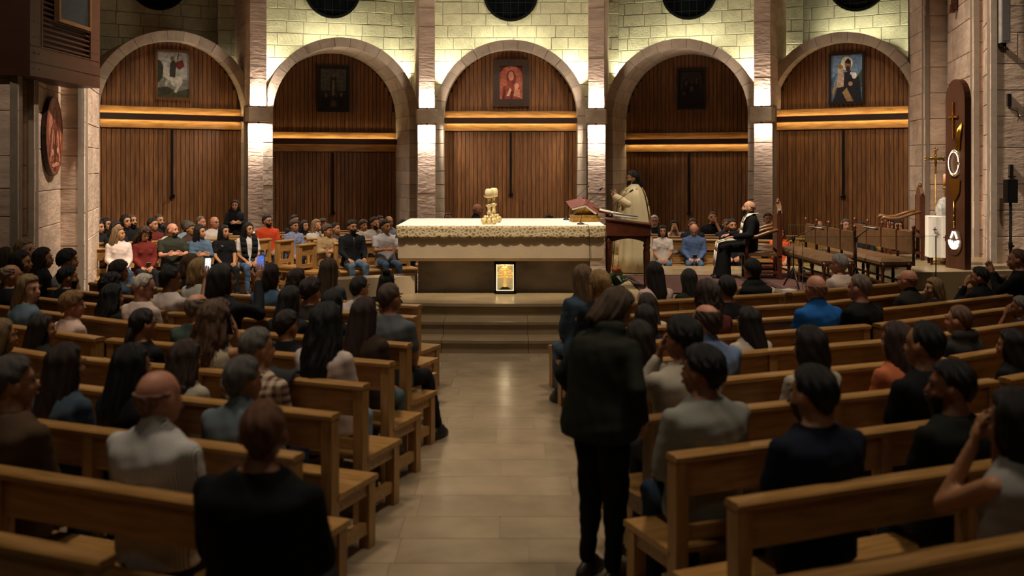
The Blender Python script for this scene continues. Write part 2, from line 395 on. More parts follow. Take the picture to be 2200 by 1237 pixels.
# ---- platform and steps
def arcpoly(Yf, X0, X1, Yb, n=24, RR=12.4):
    pts = []
    for k in range(n + 1):
        x = X0 + (X1 - X0) * k / n; pts.append((x, Yf + RR - math.sqrt(RR * RR - x * x)))
    return pts + [(X1, Yb), (X0, Yb)]
PH = .48
struct(build('floor_platform', MB().prism(arcpoly(13.1, -3.0, 7.4, 18.0)[:-1] + [(-1.2, 18.0), (-1.6, 16.7), (-3.0, 14.7)], 0, PH), PLAT))
struct(build('trim_1', MB().prism(arcpoly(13.06, -3.0, 7.4, 13.4)[:25] + [(p[0], p[1] + .3) for p in arcpoly(13.06, -3.0, 7.4, 13.4)[:25]][::-1], PH - .035, PH + .004), MARBLE))
for k, (yf, h) in enumerate(((12.58, .32), (12.16, .16))):
    st = struct(empty('floor_step_%d' % (k + 1)))
    arc = arcpoly(yf, -3.0, 3.4, 13.3, 24)[:25]
    for j in range(0, 24, 4):                            # each step is laid in slabs
        seg = arc[j:j + 5]; seg = [(seg[0][0] + .003, seg[0][1])] + seg[1:-1] + [(seg[-1][0] - .003, seg[-1][1])]
        build('riser', MB().prism(seg + [(p[0], p[1] + .2) for p in seg][::-1], 0, h - .035), MARBLE, st)
        nose = [(p[0], p[1] - .02) for p in seg]
        build('tread', MB().prism(nose + [(p[0], p[1] + .6) for p in seg][::-1], h - .035, h), MARBLE, st)
build('floor_tier_left', MB().prism([(-2.75, 13.42), (-1.38, 14.12), (-1.38, 14.5), (-2.75, 13.8)], PH - .01, .735), ALTST)['kind'] = 'structure'
build('floor_tier_right', MB().prism([(5.85, 14.55), (8.4, 14.9), (8.4, 17.5), (6.0, 17.5)], 0, .735), MARBLE)['kind'] = 'structure'
# ================================================================== FURNITURE
PEWP = {}
def pew_parts(Lp):
    k = round(Lp, 2)
    if k in PEWP: return PEWP[k]
    h = Lp / 2
    def bx(nm, a, b): return nm, MB().bbox(a, b).mesh(nm)
    def bevel_box(nm, a, b):                              # rounded upper long edges
        (x0, y0, z0), (x1, y1, z1) = a, b; c = .010
        poly = [(y0, z0), (y1, z0), (y1, z1 - c), (y1 - c, z1), (y0 + c, z1), (y0, z1 - c)]
        n = 6; v = [(x0, p[0], p[1]) for p in poly] + [(x1, p[0], p[1]) for p in poly]
        f = [tuple(range(n - 1, -1, -1)), tuple(range(n, 2 * n))] + [(i, (i + 1) % n, n + (i + 1) % n, n + i) for i in range(n)]
        return nm, MB().add(v, f).mesh(nm)
    P = [(*bevel_box('cap_rail', (-h, -.055, .868), (h, .045, .90)), OAK), (*bx('back_board', (-h + .02, -.02, .69), (h - .02, .018, .87)), OAK),
         (*bx('lower_rail', (-h + .02, -.02, .47), (h - .02, .02, .54)), OAK), (*bevel_box('seat', (-h, .02, .395), (h, .475, .43)), OAK),
         (*bx('seat_apron', (-h + .03, .365, .32), (h - .03, .39, .396)), OAK), (*bx('stretcher', (-h + .03, .2, .10), (h - .03, .235, .16)), OAK)]
    xs = [-h + .04, h - .04] + ([0] if Lp > 2 else [])
    rp = MB().bbox((-.035, -.045, 0), (.035, .035, .87)).mesh('leg'); fl = MB().bbox((-.035, -.04, 0), (.035, .035, .396)).mesh('leg')
    sr = MB().bbox((-.022, .03, 0), (.022, .39, .07)).mesh('side_rail')
    PEWP[k] = (P, xs, rp, fl, sr); return PEWP[k]
def pew(loc, rz, Lp, label, group, name='pew', cat='pew'):
    e = tag(empty(name, loc, rz), label, cat, group); P, xs, rp, fl, sr = pew_parts(Lp)
    for nm, me, m in P: link(nm, me, m, e)
    for x in xs:
        link('leg', rp, OAKZ, e, (x, 0, 0)); link('leg', fl, OAKZ, e, (x, .41 if abs(x) > .01 else .35, 0))
        link('side_rail', sr, OAK, e, (x, 0, .09)); link('side_rail', sr, OAK, e, (x, 0, .322))
    return e
ROWS = {'L': [], 'R': []}
LI, LO = 2.6, 2.6; TI, TO = R(22), R(31)
LY = (3.56, 4.12, 4.83, 5.62, 6.38, 7.1, 7.84, 8.55, 9.25, 9.98); LX = (-1.44, -1.15, -1.03, -.99, -.93, -.85, -.80, -.85, -.89, -.92)
RY = (3.36, 4.16, 4.83, 5.55, 6.3, 7.1, 7.8, 8.45, 9.15, 9.95); RX = (.95, .914, .767, .74, .74, .76, .72, .66, .60, .55)
ordn = ('first', 'second', 'third', 'fourth', 'fifth', 'sixth', 'seventh', 'eighth', 'ninth', 'tenth')
for side, ys, xs, sg in (('L', LY, LX, -1), ('R', RY, RX, 1)):
    for k in range(10):
        A = Vector((xs[k], ys[k])); d = Vector((sg * math.cos(TI), math.sin(TI))); B = A + d * LI
        LO_ = (2.2 if (k == 8 and side == 'L') else 1.9) if k >= 8 else LO; A2 = B + Vector((sg * .088, .036)); d2 = Vector((sg * math.cos(TO), math.sin(TO))); B2 = A2 + d2 * LO_
        rz1, rz2 = sg * TI, sg * TO
        c = (A + B) / 2; where = 'altar tier' if side == 'L' else 'lectern'; n = ordn[9 - k]
        near = 'the aisle on the %s side' % ('oval icon' if side == 'L' else 'wooden monolith')
        pew((c.x, c.y, 0), rz1, LI, '%s oak pew from the altar steps along %s' % (n, near), 'oak pews along the aisle')
        c2 = (A2 + B2) / 2
        if k >= 2: pew((c2.x, c2.y, 0), rz2, LO_, '%s outer oak pew from the front on the %s side' % (n, 'oval icon' if side == 'L' else 'wooden monolith'), 'outer oak pews beside the piers')
        ROWS[side].append(((A, B, rz1), (A2, B2, rz2)))
pew((5.72, 12.08, 0), R(50), 1.8, 'short oak pew angled in front of the stone tier by the right pier', None)
pew((-6.07, 11.98, 0), R(-38), 1.42, 'short oak pew angled beside the stone piers with the oval icon', None)
def far_row(key, A, B, face, L=None, mk=True, label=None, group='oak pews set behind and beside the altar', back=.22):
    A = Vector(A); B = Vector(B); fx, fy = math.sin(R(face)), -math.cos(R(face)); f = Vector((fx, fy))
    rz = math.atan2(-fx, fy)                              # local +y -> f
    ROWS[key] = [((A, B, rz),)]
    if mk:
        c = (A + B) / 2 - f * back; pew((c.x, c.y, 0), rz, (B - A).length + .55, label, group)
def row_set(key, o, face, trs, names):                     # parallel rows of pews, one behind the other
    ROWS[key] = []; fx, fy = math.sin(R(face)), -math.cos(R(face)); f = Vector((fx, fy)); d = Vector((-fy, fx)); rz = math.atan2(-fx, fy)
    for k, (t0, t1) in enumerate(trs):
        q = Vector(o) - f * (.66 * k); A, B = q + d * t0, q + d * t1; ROWS[key].append(((A, B, rz),))
        c = (A + B) / 2 - f * .215; pew((c.x, c.y, 0), rz, t1 - t0 + .40, names[k], 'oak pews set behind and beside the altar')
od = ('front', 'second', 'third', 'fourth', 'fifth', 'rearmost')
row_set('F', (-6.8, 16.7), 28, ((0, 2.35), (.31, 2.4), (.12, 2.45), (0, 2.5), (.1, 2.5)), [n + ' oak pew under the equestrian picture facing the altar' for n in ('front', 'second', 'third', 'fourth', 'rearmost')])
row_set('M', (-2.5, 18.1), 24, ((-.5, .55), (-.72, .8), (-.7, 1.0), (-1.05, 1.1), (-1.62, 1.2), (-.9, 1.2)), [n + ' oak pew in the dark arch beside the altar tier' for n in od])
row_set('N', (3.2, 18.75), -8, ((-.5, 1.9), (-.6, 1.0), (-.8, 1.2), (-.8, 1.9)), [n + ' oak pew behind the standing priest' for n in ('front', 'second', 'third', 'rearmost')])
row_set('D', (6.2, 18.85), -14, ((-.6, 1.2), (-.75, 1.0)), ['front oak pew behind the two leather benches', 'rear oak pew behind the two leather benches'])
row_set('Q', (-.2, 20.65), 0, ((-1.3, 1.1),), ['oak pew hidden behind the altar'])
A_ = Vector((-6.07, 11.98)) + Vector((math.sin(R(38)), math.cos(R(38)))) * .215; d_ = Vector((math.cos(R(38)), -math.sin(R(38))))
ROWS['P'] = [((A_ + d_ * -.5, A_ + d_ * .52, R(-38)),)]
f_ = Vector((-math.sin(R(50)), math.cos(R(50)))); d_ = Vector((math.cos(R(50)), math.sin(R(50)))); A_ = Vector((6.09, 11.87))
ROWS['S'] = [((A_ - d_ * .3, A_ + d_ * .3, R(50)),)]; c_ = A_ - f_ * .215
pew((c_.x, c_.y, 0), R(50), 1.1, 'short oak pew behind the angled pew by the right pier', None)
for k, (x, y_, z) in enumerate(((578, 566, .43), (628, 572, .43), (676, 583, .43))):
    p = at(x, y_, z); p = p * (.985 if k == 0 else 1); pew((p.x - .2, p.y + .25, 0), R(-118), .46, ('rearmost', 'middle', 'foremost')[k] + ' of three empty oak chairs beside the man in orange', 'three empty oak chairs', 'oak_chair', 'chair')
e = tag(empty('stool', (-.955, 3.84, 0), R(-14)), 'low oak stool in the aisle under the bald man in black', 'stool')
build('seat', MB().bbox((-.17, -.17, .395), (.17, .17, .43)), OAK, e)
for sx in (-1, 1):
    for sy in (-1, 1): build('leg', MB().bbox((sx * .145 - .022, sy * .14 - .022, 0), (sx * .145 + .022, sy * .14 + .022, .396)), OAKZ, e)
# ---- altar
AXC, AHW, AYF, AYB, AT = -.155, 1.45, 14.0, 15.9, 1.44
e = tag(empty('altar', (AXC, 14.95, PH)), 'massive limestone altar slab on a dark stone plinth above the steps', 'altar')
sl = MB(); x0, x1 = -AHW, AHW; yf, yb = AYF - 14.95, AYB - 14.95; zb, zt = .465, .96
sl.add([(x0, yf, zb + .05), (x1, yf, zb + .05), (x1, yb, zb + .05), (x0, yb, zb + .05), (x0, yf, zt), (x1, yf, zt), (x1, yb, zt), (x0, yb, zt),
        (x0 + .06, yf + .07, zb), (x1 - .06, yf + .07, zb), (x1 - .06, yb - .07, zb), (x0 + .06, yb - .07, zb)],
       [(4, 5, 6, 7), (0, 1, 5, 4), (1, 2, 6, 5), (2, 3, 7, 6), (3, 0, 4, 7), (8, 9, 1, 0), (9, 10, 2, 1), (10, 11, 3, 2), (11, 8, 0, 3), (11, 10, 9, 8)])
build('slab', sl, ALTST, e)
build('plinth', MB().bbox((-1.19, -.69, 0), (1.27, .7, .47)), ALTB, e)
# cloth with lace border
c = tag(empty('altar_cloth', (AXC, 14.95, AT)), 'white linen altar cloth with a scalloped cream lace border', 'altar cloth')
build('linen', MB().bbox((x0 - .015, yf - .015, 0), (x1 + .015, yb + .015, .012)), WHITEC, c)
def lace_mat():
    m, n, L, b = newmat('lace'); b.inputs['Roughness'].default_value = .9
    tc = n.new('ShaderNodeTexCoord'); v = n.new('ShaderNodeTexVoronoi'); v.inputs['Scale'].default_value = 20
    v.feature = 'DISTANCE_TO_EDGE'; L.new(tc.outputs['Object'], v.inputs['Vector'])
    r = n.new('ShaderNodeValToRGB'); L.new(v.outputs[0], r.inputs[0]); e_ = r.color_ramp.elements
    e_[0].color = lin('#c4b18a'); e_[0].position = .04; e_[1].color = lin('#8f7a52'); e_[1].position = .3
    L.new(r.outputs[0], b.inputs['Base Color']); bp = n.new('ShaderNodeBump'); bp.inputs['Strength'].default_value = .6; bp.inputs['Distance'].default_value = .02
    bp.invert = True; L.new(v.outputs[0], bp.inputs['Height']); L.new(bp.outputs[0], b.inputs['Normal']); return m
LACE = lace_mat()
def lace(P0, P1, drop=.185, scal=.145):
    P0 = Vector(P0); P1 = Vector(P1); n = max(8, int((P1 - P0).length / .018)); d = (P1 - P0); nn = Vector((d.y, -d.x, 0)).normalized(); mb = MB(); v = []
    for i in range(n + 1):
        t = i / n; s = t * d.length; p = P0 + d * t + nn * (.004 * math.sin(s * 21))
        b_ = drop - .03 * (1 - abs(math.sin(math.pi * s / scal)) ** .6)
        for k in range(5): q = p + nn * (.006 + .014 * (k / 4) ** 2); v.append((q.x, q.y, q.z - b_ * k / 4))
    f = [(i * 5 + k, i * 5 + k + 1, (i + 1) * 5 + k + 1, (i + 1) * 5 + k) for i in range(n) for k in range(4)]
    mb.add(v, f, 0, True); return mb
g = .016
for P0, P1 in (((x0 - g, yf - g, .012), (x1 + g, yf - g, .012)), ((x1 + g, yf - g, .012), (x1 + g, yb + g, .012)), ((x0 - g, yb + g, .012), (x0 - g, yf - g, .012))):
    o = build('lace_border', lace(P0, P1), LACE, c); sm = o.modifiers.new('s', 'SOLIDIFY'); sm.thickness = .004
# ---- candlesticks
CREAM = mat('cream_wax', '#e8d9a8', .45, var=.04)
IVORY = mat('ivory_gilt', '#d9c48a', .4, .25, var=.2, scale=25, bump=.3)
CGLASS = mat('frosted_cup', '#efe6c8', .15, var=0)
def candlestick(x, y_, label):
    e = tag(empty('candlestick', (x, y_, AT + .012)), label, 'candlestick', 'candlesticks on the altar')
    b = MB().lathe([(.10, 0), (.105, .012), (.085, .03), (.06, .05), (.055, .07), (.035, .09)], n=14); build('base', b, IVORY, e)
    sh = MB()
    for k in range(8):
        a = k * math.pi / 4; sh.ell((.085 * math.cos(a), .085 * math.sin(a), .05), (.035, .035, .045), 8)
        sh.ell((.06 * math.cos(a + .4), .06 * math.sin(a + .4), .10), (.025, .025, .03), 8)
    build('shell_ornament', sh, IVORY, e)
    build('shaft', MB().lathe([(.03, .08), (.026, .14), (.04, .16), (.026, .18), (.022, .24), (.045, .262), (.05, .275), (.022, .29), (.02, .36), (.03, .38)], n=12), IVORY, e)
    lf = MB()
    for k in range(7):
        a = k * 2 * math.pi / 7; ca, sa = math.cos(a), math.sin(a); t = Vector((-sa, ca, 0)) * .03
        p = [Vector((ca * .02, sa * .02, .375)), Vector((ca * .055, sa * .055, .385)), Vector((ca * .09, sa * .09, .415))]
        lf.add([p[0] - t * .4, p[0] + t * .4, p[1] + t, p[1] - t, p[2]], [(0, 1, 2, 3), (3, 2, 4)])
    build('leaf_cup', lf, IVORY, e)
    cd = build('candle', MB().lathe([(.02, .385), (.045, .395), (.06, .425), (.064, .455), (.058, .485), (.042, .51), (.01, .512)], n=14), CREAM, e)
    build('wick', MB().tube([(0, 0, .505), (.004, 0, .53)], .0025, 5), IRON, cd)
candlestick(-.33, 14.36, 'front cream candlestick with shell base on the altar cloth')
candlestick(-.27, 14.80, 'rear cream candlestick with shell base behind the front one on the altar')
# ---- framed lit cedar sculpture in front of the altar
e = tag(empty('cedar_display', on(1085, 628, 14.12)), 'small lit display box with a golden cedar tree leaning on the altar plinth', 'display box')
W, H, Dp = .305, .435, .11; t = .032
fr = MB().bbox((-W / 2, -Dp / 2, 0), (-W / 2 + t, Dp / 2, H)).bbox((W / 2 - t, -Dp / 2, 0), (W / 2, Dp / 2, H)).bbox((-W / 2, -Dp / 2, 0), (W / 2, Dp / 2, t)).bbox((-W / 2, -Dp / 2, H - t), (W / 2, Dp / 2, H))
build('frame', fr, mat('dark_frame', '#1a100a', .4, var=.1), e)
build('lit_panel', MB().bbox((-W / 2 + t, Dp / 2 - .012, t), (W / 2 - t, Dp / 2 - .004, H - t)), mat('lit_panel', '#c8b48a', .5, var=.1, scale=20, emit=('#ffdf9e', .12)), e)
ls = MB().bbox((-W / 2 + t, -Dp / 2 + .01, t), (-W / 2 + t + .008, -Dp / 2 + .02, H - t)).bbox((W / 2 - t - .006, -Dp / 2 + .01, t), (W / 2 - t, -Dp / 2 + .02, H - t)).bbox((-W / 2 + t, -Dp / 2 + .01, t), (W / 2 - t, -Dp / 2 + .02, t + .006))
build('light_strip', ls, mat('warm_strip', '#fff0c0', .5, var=0, emit=('#ffe6a8', 1.5)), e)
st = MB()
for k in range(4): st.bbox((-.095 + k * .018, -.03, t + .012 * k + .001), (.095 - k * .018, .03, t + .012 * (k + 1)))
build('stepped_base', st, mat('black_stone', '#151313', .3, var=0), e)
tr = MB().tube([(0, 0, .08), (0, 0, .13), (.004, 0, .2), (0, 0, .30)], [.035, .02, .016, .01], 8)
for zz, wd in ((.225, .098), (.262, .108), (.295, .1), (.325, .08), (.352, .055), (.376, .032)):
    for k in range(9):
        xx = wd * (k - 4) / 4; tr.ell((xx, random.uniform(-.012, .012), zz + random.uniform(-.006, .006) - abs(xx) * .12), (.017, .018, .011), 7)
build('golden_cedar', tr, mat('emissive_gold', '#e8bf60', .3, .8, var=.1, emit=('#ffcf70', .25)), e)  # the box's light on the tree is partly put in as emission
l = bpy.data.lights.new('display_light', 'POINT'); l.energy = 1.1; l.color = (1, .85, .55); l.shadow_soft_size = .02
o = bpy.data.objects.new('display_light', l); COL.objects.link(o); pd = on(1085, 628, 14.12); o.location = (pd.x, pd.y - .02, pd.z + H - t - .02)
# ---- missal stand, book
REDB = mat('red_leather', '#6e3a33', .5, var=.15); PAPER = mat('paper', '#e4dccb', .8, var=.04)
e = tag(empty('missal_stand', (1.09, 14.97, AT + .012), R(8)), 'gilded carved missal stand on the altar', 'book stand')
build('base', MB().bbox((-.2, -.13, 0), (.2, .13, .10)), GOLDF, e)
build('moulding', MB().bbox((-.21, -.14, 0), (.21, .14, .018)).bbox((-.21, -.14, .088), (.21, .14, .105)), GOLDF, e)
build('sloping_rest', MB().add([(-.17, -.02, .1), (.2, -.02, .1), (.2, .1, .1), (-.17, .1, .1), (-.02, -.06, .26), (.22, -.06, .20), (.22, .08, .20), (-.02, .08, .26)],
      [(3, 2, 1, 0), (4, 5, 6, 7), (0, 1, 5, 4), (1, 2, 6, 5), (2, 3, 7, 6), (3, 0, 4, 7)]), GOLDF, e)
e = tag(empty('missal', (1.09, 14.97, AT + .318), R(6)), 'open missal in red covers on the gilded stand', 'book')
for sx, a in ((-1, R(-14)), (1, R(36))):
    link('cover', MB().bbox((0 if sx > 0 else -.25, -.17, 0), (.25 if sx > 0 else 0, .17, .012)).mesh('cover'), REDB, e, (0, 0, 0), rot=(R(16), a, 0))
    link('pages', MB().bbox((.005 if sx > 0 else -.23, -.155, -.03), (.23 if sx > 0 else -.005, .155, 0)).mesh('pages'), PAPER, e, (0, 0, 0), rot=(R(16), a, 0))
# ---- gooseneck microphones
def gooseneck(base, tip, label, disc=.05, cable=None):
    base = Vector(base); tip = Vector(tip); e = tag(empty('gooseneck_microphone', base), label, 'microphone'); d = tip - base
    build('base', MB().lathe([(disc, 0), (disc, .012), (disc * .7, .022), (.012, .03), (.01, .06)], n=14), BLACKP, e)
    mid = [Vector((0, 0, .05)), Vector((d.x * .06, d.y * .06, d.z * .3)), Vector((d.x * .35, d.y * .35, d.z * .62)), d]
    build('gooseneck', MB().tube(mid, .0045, 6), BLACKP, e)
    dd_ = (mid[3] - mid[2]).normalized(); build('capsule', MB().tube([d - dd_ * .02, d, d + dd_ * .03, d + dd_ * .045], [.008, .013, .013, .006], 8), BLACKP, e)
    if cable: build('cable', MB().tube([Vector(p) - base for p in cable], .004, 6), BLACKP, e)
zt_ = AT + .012
gooseneck((.985, 14.28, zt_), on(1290, 407, 14.25), 'gooseneck microphone with cable hanging down the altar front', .055,
          [(.99, 14.26, zt_ + .01), (1.07, 14.1, zt_ + .012), (1.075, 13.955, zt_ + .0), (1.085, 13.95, zt_ - .3), (1.09, 13.955, 1.0), (1.1, 14.1, .7), (1.1, 14.2, PH + .02)])
gooseneck((.84, 15.42, zt_), on(1261, 403, 15.4), 'gooseneck microphone beside the red missal on the altar')
gooseneck((1.16, 15.68, zt_), on(1312, 411, 15.72), 'gooseneck microphone behind the gilded missal stand')
# ---- lectern
LX_, LY_ = 1.695, 14.62
e = tag(empty('lectern', (LX_, LY_, PH), R(-4)), 'dark mahogany lectern with turned legs beside the altar', 'lectern')
zt, zb = .99, .80
dk = MB(); hw, hd = .325, .24
dk.add([(-hw, -hd, zb), (hw, -hd, zb), (hw, hd, zb), (-hw, hd, zb), (-hw, -hd, zt + .04), (hw, -hd, zt - .04), (hw, hd, zt - .04), (-hw, hd, zt + .04)],
       [(3, 2, 1, 0), (4, 5, 6, 7), (0, 1, 5, 4), (1, 2, 6, 5), (2, 3, 7, 6), (3, 0, 4, 7)])
dk_ = build('desk', dk, MAHOG, e)
build('moulding', MB().bbox((-hw - .012, -hd - .012, zb), (hw + .012, hd + .012, zb + .02)), MAHOG, e)
lid = MB().add([(-hw - .015, -hd - .015, zt + .043), (hw + .015, -hd - .015, zt - .043), (hw + .015, hd + .015, zt - .043), (-hw - .015, hd + .015, zt + .043),
                (-hw - .015, -hd - .015, zt + .06), (hw + .015, -hd - .015, zt - .026), (hw + .015, hd + .015, zt - .026), (-hw - .015, hd + .015, zt + .06)],
               [(3, 2, 1, 0), (4, 5, 6, 7), (0, 1, 5, 4), (1, 2, 6, 5), (2, 3, 7, 6), (3, 0, 4, 7)])
build('lid', lid, MAHOG, e)
ap = [(-hw + .04, zb)] + [(-hw + .04 + (2 * hw - .08) * k / 10, zb - .11 + .07 * math.sin(math.pi * k / 10)) for k in range(11)] + [(hw - .04, zb)]
build('apron', MB().sheet(ap[::-1], -hd + .02, -hd + .04), MAHOG, e); build('apron', MB().sheet(ap[::-1], hd - .04, hd - .02), MAHOG, e)
lg = MB().lathe([(.03, 0), (.034, .03), (.026, .06), (.034, .12), (.03, .2), (.036, .4), (.038, .55), (.03, .6), (.042, .63), (.03, .66), (.042, .7), (.042, .8)], n=10).mesh('leg')
for sx in (-1, 1):
    for sy in (-1, 1): link('leg', lg, MAHOG, e, (sx * (hw - .045), sy * (hd - .045), 0))
build('side_medallion', MB().ell((-hw - .004, 0, .91), (.008, .05, .07), 10), IRON, dk_)
e = tag(empty('book', (LX_ - .03, LY_ + .02, PH + zt + .075)), 'closed grey book lying on the lectern lid', 'book')
o = build('cover', MB().bbox((-.17, -.13, -.012), (.17, .13, .0)).bbox((-.17, -.13, .03), (.17, .13, .036)), mat('grey_cover', '#6f6a5c', .6), e); o.rotation_euler = (0, R(7), 0)
o = build('pages', MB().bbox((-.165, -.125, 0), (.165, .125, .03)), PAPER, e); o.rotation_euler = (0, R(7), 0)
e = tag(empty('reading_desk', (1.50, 15.45, AT + .012)), 'small dark wooden reading desk with an open white book at the altar corner', 'book stand')
o = build('slope', MB().bbox((-.26, -.17, -.03), (.26, .17, 0)), MAHOG, e, loc=(0, 0, .12)); o.rotation_euler = (0, R(12), 0)
build('foot', MB().bbox((-.05, -.1, 0), (.05, .1, .11)), MAHOG, e)
e2 = tag(empty('open_book', (1.50, 15.45, AT + .135)), 'open white book lying on the reading desk', 'book')
o = build('pages', MB().bbox((-.22, -.15, 0), (-.004, .15, .02)).bbox((.004, -.15, 0), (.22, .15, .02)), PAPER, e2); o.rotation_euler = (0, R(12), 0)
o = build('cover', MB().bbox((-.23, -.16, -.006), (.23, .16, 0)), REDB, e2); o.rotation_euler = (0, R(12), 0)
gooseneck((LX_ - .262, LY_ - .1, PH + zt + .085), on(1355, 411, 14.5), 'gooseneck microphone fixed on the lectern top', .025)
# ---- red carpets
def carpet_mat():
    m, n, L, b = newmat('oriental_carpet'); b.inputs['Roughness'].default_value = .95
    tc = n.new('ShaderNodeTexCoord'); v = n.new('ShaderNodeTexVoronoi'); v.inputs['Scale'].default_value = 16; v.distance = 'MANHATTAN'; v.inputs['Randomness'].default_value = .25
    L.new(tc.outputs['Object'], v.inputs['Vector']); r = n.new('ShaderNodeValToRGB'); L.new(v.outputs[0], r.inputs[0]); r.color_ramp.interpolation = 'CONSTANT'
    e_ = r.color_ramp.elements; e_[0].color = lin('#37130f'); e_[1].position = .34; e_[1].color = lin('#52211b')
    for p, c_ in ((.46, '#6b5a48'), (.56, '#210c0a'), (.66, '#47191a')): q = e_.new(p); q.color = lin(c_)
    L.new(r.outputs[0], b.inputs['Base Color']); return m
CARP = carpet_mat()
for (a, b_, lab) in (((1.85, 14.05), (3.7, 16.4), 'red patterned carpet behind the lectern'), ((3.9, 14.26), (5.75, 16.7), 'red patterned carpet under the leather benches')):
    e = tag(empty('carpet', ((a[0] + b_[0]) / 2, (a[1] + b_[1]) / 2, PH + .004)), lab, 'carpet'); hx, hy = (b_[0] - a[0]) / 2, (b_[1] - a[1]) / 2
    build('field', MB().bbox((-hx, -hy, 0), (hx, hy, .010)), CARP, e)
    build('border', MB().bbox((-hx, -hy, 0), (hx, -hy + .09, .013)).bbox((-hx, hy - .09, 0), (hx, hy, .013)).bbox((-hx, -hy + .09, 0), (-hx + .09, hy - .09, .013)).bbox((hx - .09, -hy + .09, 0), (hx, hy - .09, .013)), mat('carpet_border', '#34130f', .95, var=.3, scale=30), e)
# ---- leather benches (facing the altar), thrones
TURN = [(.022, 0), (.028, .02), (.018, .05), (.03, .09), (.02, .13), (.028, .2), (.022, .28), (.032, .32), (.032, .42)]
def leather_bench(p0, p1, label):
    p0 = Vector(p0); p1 = Vector(p1); d = p1 - p0; Lb = d.length; c = (p0 + p1) / 2; rz = math.atan2(d.y, d.x) - math.pi * 0
    e = tag(empty('leather_bench', (c.x, c.y, PH), rz), label, 'bench', 'brown leather benches on the platform'); n = 4; w_ = Lb / n
    for k in range(n):                                   # local x along bench, +y = facing
        x = -Lb / 2 + (k + .5) * w_
        cu = MB(); cu.bbox((x - w_ / 2 + .004, -.02, .40), (x + w_ / 2 - .004, .46, .44))
        cu.add([(x - w_ / 2 + .004, -.02, .44), (x + w_ / 2 - .004, -.02, .44), (x + w_ / 2 - .004, .46, .44), (x - w_ / 2 + .004, .46, .44), (x - w_ / 2 + .05, .03, .485), (x + w_ / 2 - .05, .03, .485), (x + w_ / 2 - .05, .41, .485), (x - w_ / 2 + .05, .41, .485)],
               [(4, 5, 6, 7), (0, 1, 5, 4), (1, 2, 6, 5), (2, 3, 7, 6), (3, 0, 4, 7)])
        build('seat_cushion', cu, LEATHER, e)
        build('back_panel', MB().bbox((x - w_ / 2 + .03, -.06, .56), (x + w_ / 2 - .03, -.02, .86)), LEATHER, e)
    build('seat_rail', MB().bbox((-Lb / 2, 0, .36), (Lb / 2, .44, .40)), MAHOG, e)
    lg = MB().lathe(TURN, n=8).mesh('leg'); ps = MB().lathe([(.024, .38), (.022, .6), (.024, .86), (.03, .87), (.018, .89), (.03, .92), (.022, .95), (.005, .965)], n=8).mesh('post')
    for k in range(n + 1):
        x = -Lb / 2 + k * w_; x = max(-Lb / 2 + .03, min(Lb / 2 - .03, x))
        link('leg', lg, MAHOG, e, (x, .03, 0)); link('leg', lg, MAHOG, e, (x, .41, 0)); link('post', ps, MAHOG, e, (x, -.04, 0))
    build('stretcher', MB().bbox((-Lb / 2, .02, .12), (Lb / 2, .045, .15)).bbox((-Lb / 2, .4, .12), (Lb / 2, .425, .15)), MAHOG, e)
    return e
leather_bench((4.91, 14.35), (4.82, 16.5), 'brown leather bench with finial posts next to the seated priest')
leather_bench((5.72, 14.25), (5.63, 16.5), 'brown leather bench with finial posts farther from the altar, beside the stone tier')
def throne(loc, rz, label, arms=True):
    e = tag(empty('armchair', loc, rz), label, 'armchair', 'carved leather armchairs on the platform')
    sc = MB().bbox((-.29, -.24, .38), (.29, .27, .43)); sc.ell((0, .01, .43), (.28, .25, .06), 12); build('seat', sc, LEATHER, e)
    pl = [(-.27, .48), (.27, .48), (.28, 1.05)] + [(.28 * math.cos(t), 1.05 + .16 * math.sin(t)) for t in np.linspace(.2, math.pi - .2, 9)] + [(-.28, 1.05)]
    br = build('backrest', MB().sheet(pl, -.31, -.25), LEATHER, e)
    build('back_frame', MB().bbox((-.31, -.32, .36), (-.265, -.24, 1.06)).bbox((.265, -.32, .36), (.31, -.24, 1.06)).ell((0, -.28, 1.22), (.07, .03, .05), 10).ell((-.285, -.28, 1.09), (.028, .028, .035), 8).ell((.285, -.28, 1.09), (.028, .028, .035), 8), MAHOG, e)
    st = MB()
    for sx in (-1, 1):
        for k in range(13): st.ell((sx * .255, -.247, .5 + k * .047), (.008, .006, .008), 6); st.ell((sx * .255, -.315, .5 + k * .047), (.008, .006, .008), 6)
    build('stud', st, GOLD, br)['kind'] = 'stuff'
    lg = MB().bbox((-.03, -.03, 0), (.03, .03, .39)).mesh('leg')
    for sx in (-1, 1):
        link('leg', lg, MAHOG, e, (sx * .26, .23, 0)); link('leg', lg, MAHOG, e, (sx * .28, -.28, 0))
        if arms:
            build('armrest', MB().tube([(sx * .29, -.26, .80), (sx * .31, -.1, .76), (sx * .32, .08, .69), (sx * .32, .22, .68), (sx * .32, .32, .70), (sx * .32, .36, .66)], [.025, .028, .03, .032, .034, .025], 8), mat('carved_walnut', '#6b4522', .35, var=.2), e)
            build('arm_post', MB().lathe([(.024, .38), (.03, .45), (.02, .55), (.03, .68)], n=8), MAHOG, e, loc=(sx * .31, .23, 0))
        build('stretcher', MB().bbox((sx * .27 - .02, -.27, .1), (sx * .27 + .02, .23, .14)), MAHOG, e)
    build('stretcher', MB().bbox((-.26, .2, .14), (.26, .24, .19)), MAHOG, e)
    return e
throne((3.99, 16.05, PH), R(82), 'carved leather armchair under the seated priest')
throne((4.25, 17.0, PH), R(82), 'empty carved leather armchair behind the seated priest')
throne((6.56, 16.74, .735), R(75), 'empty studded leather armchair on the stone tier by the wooden monolith')
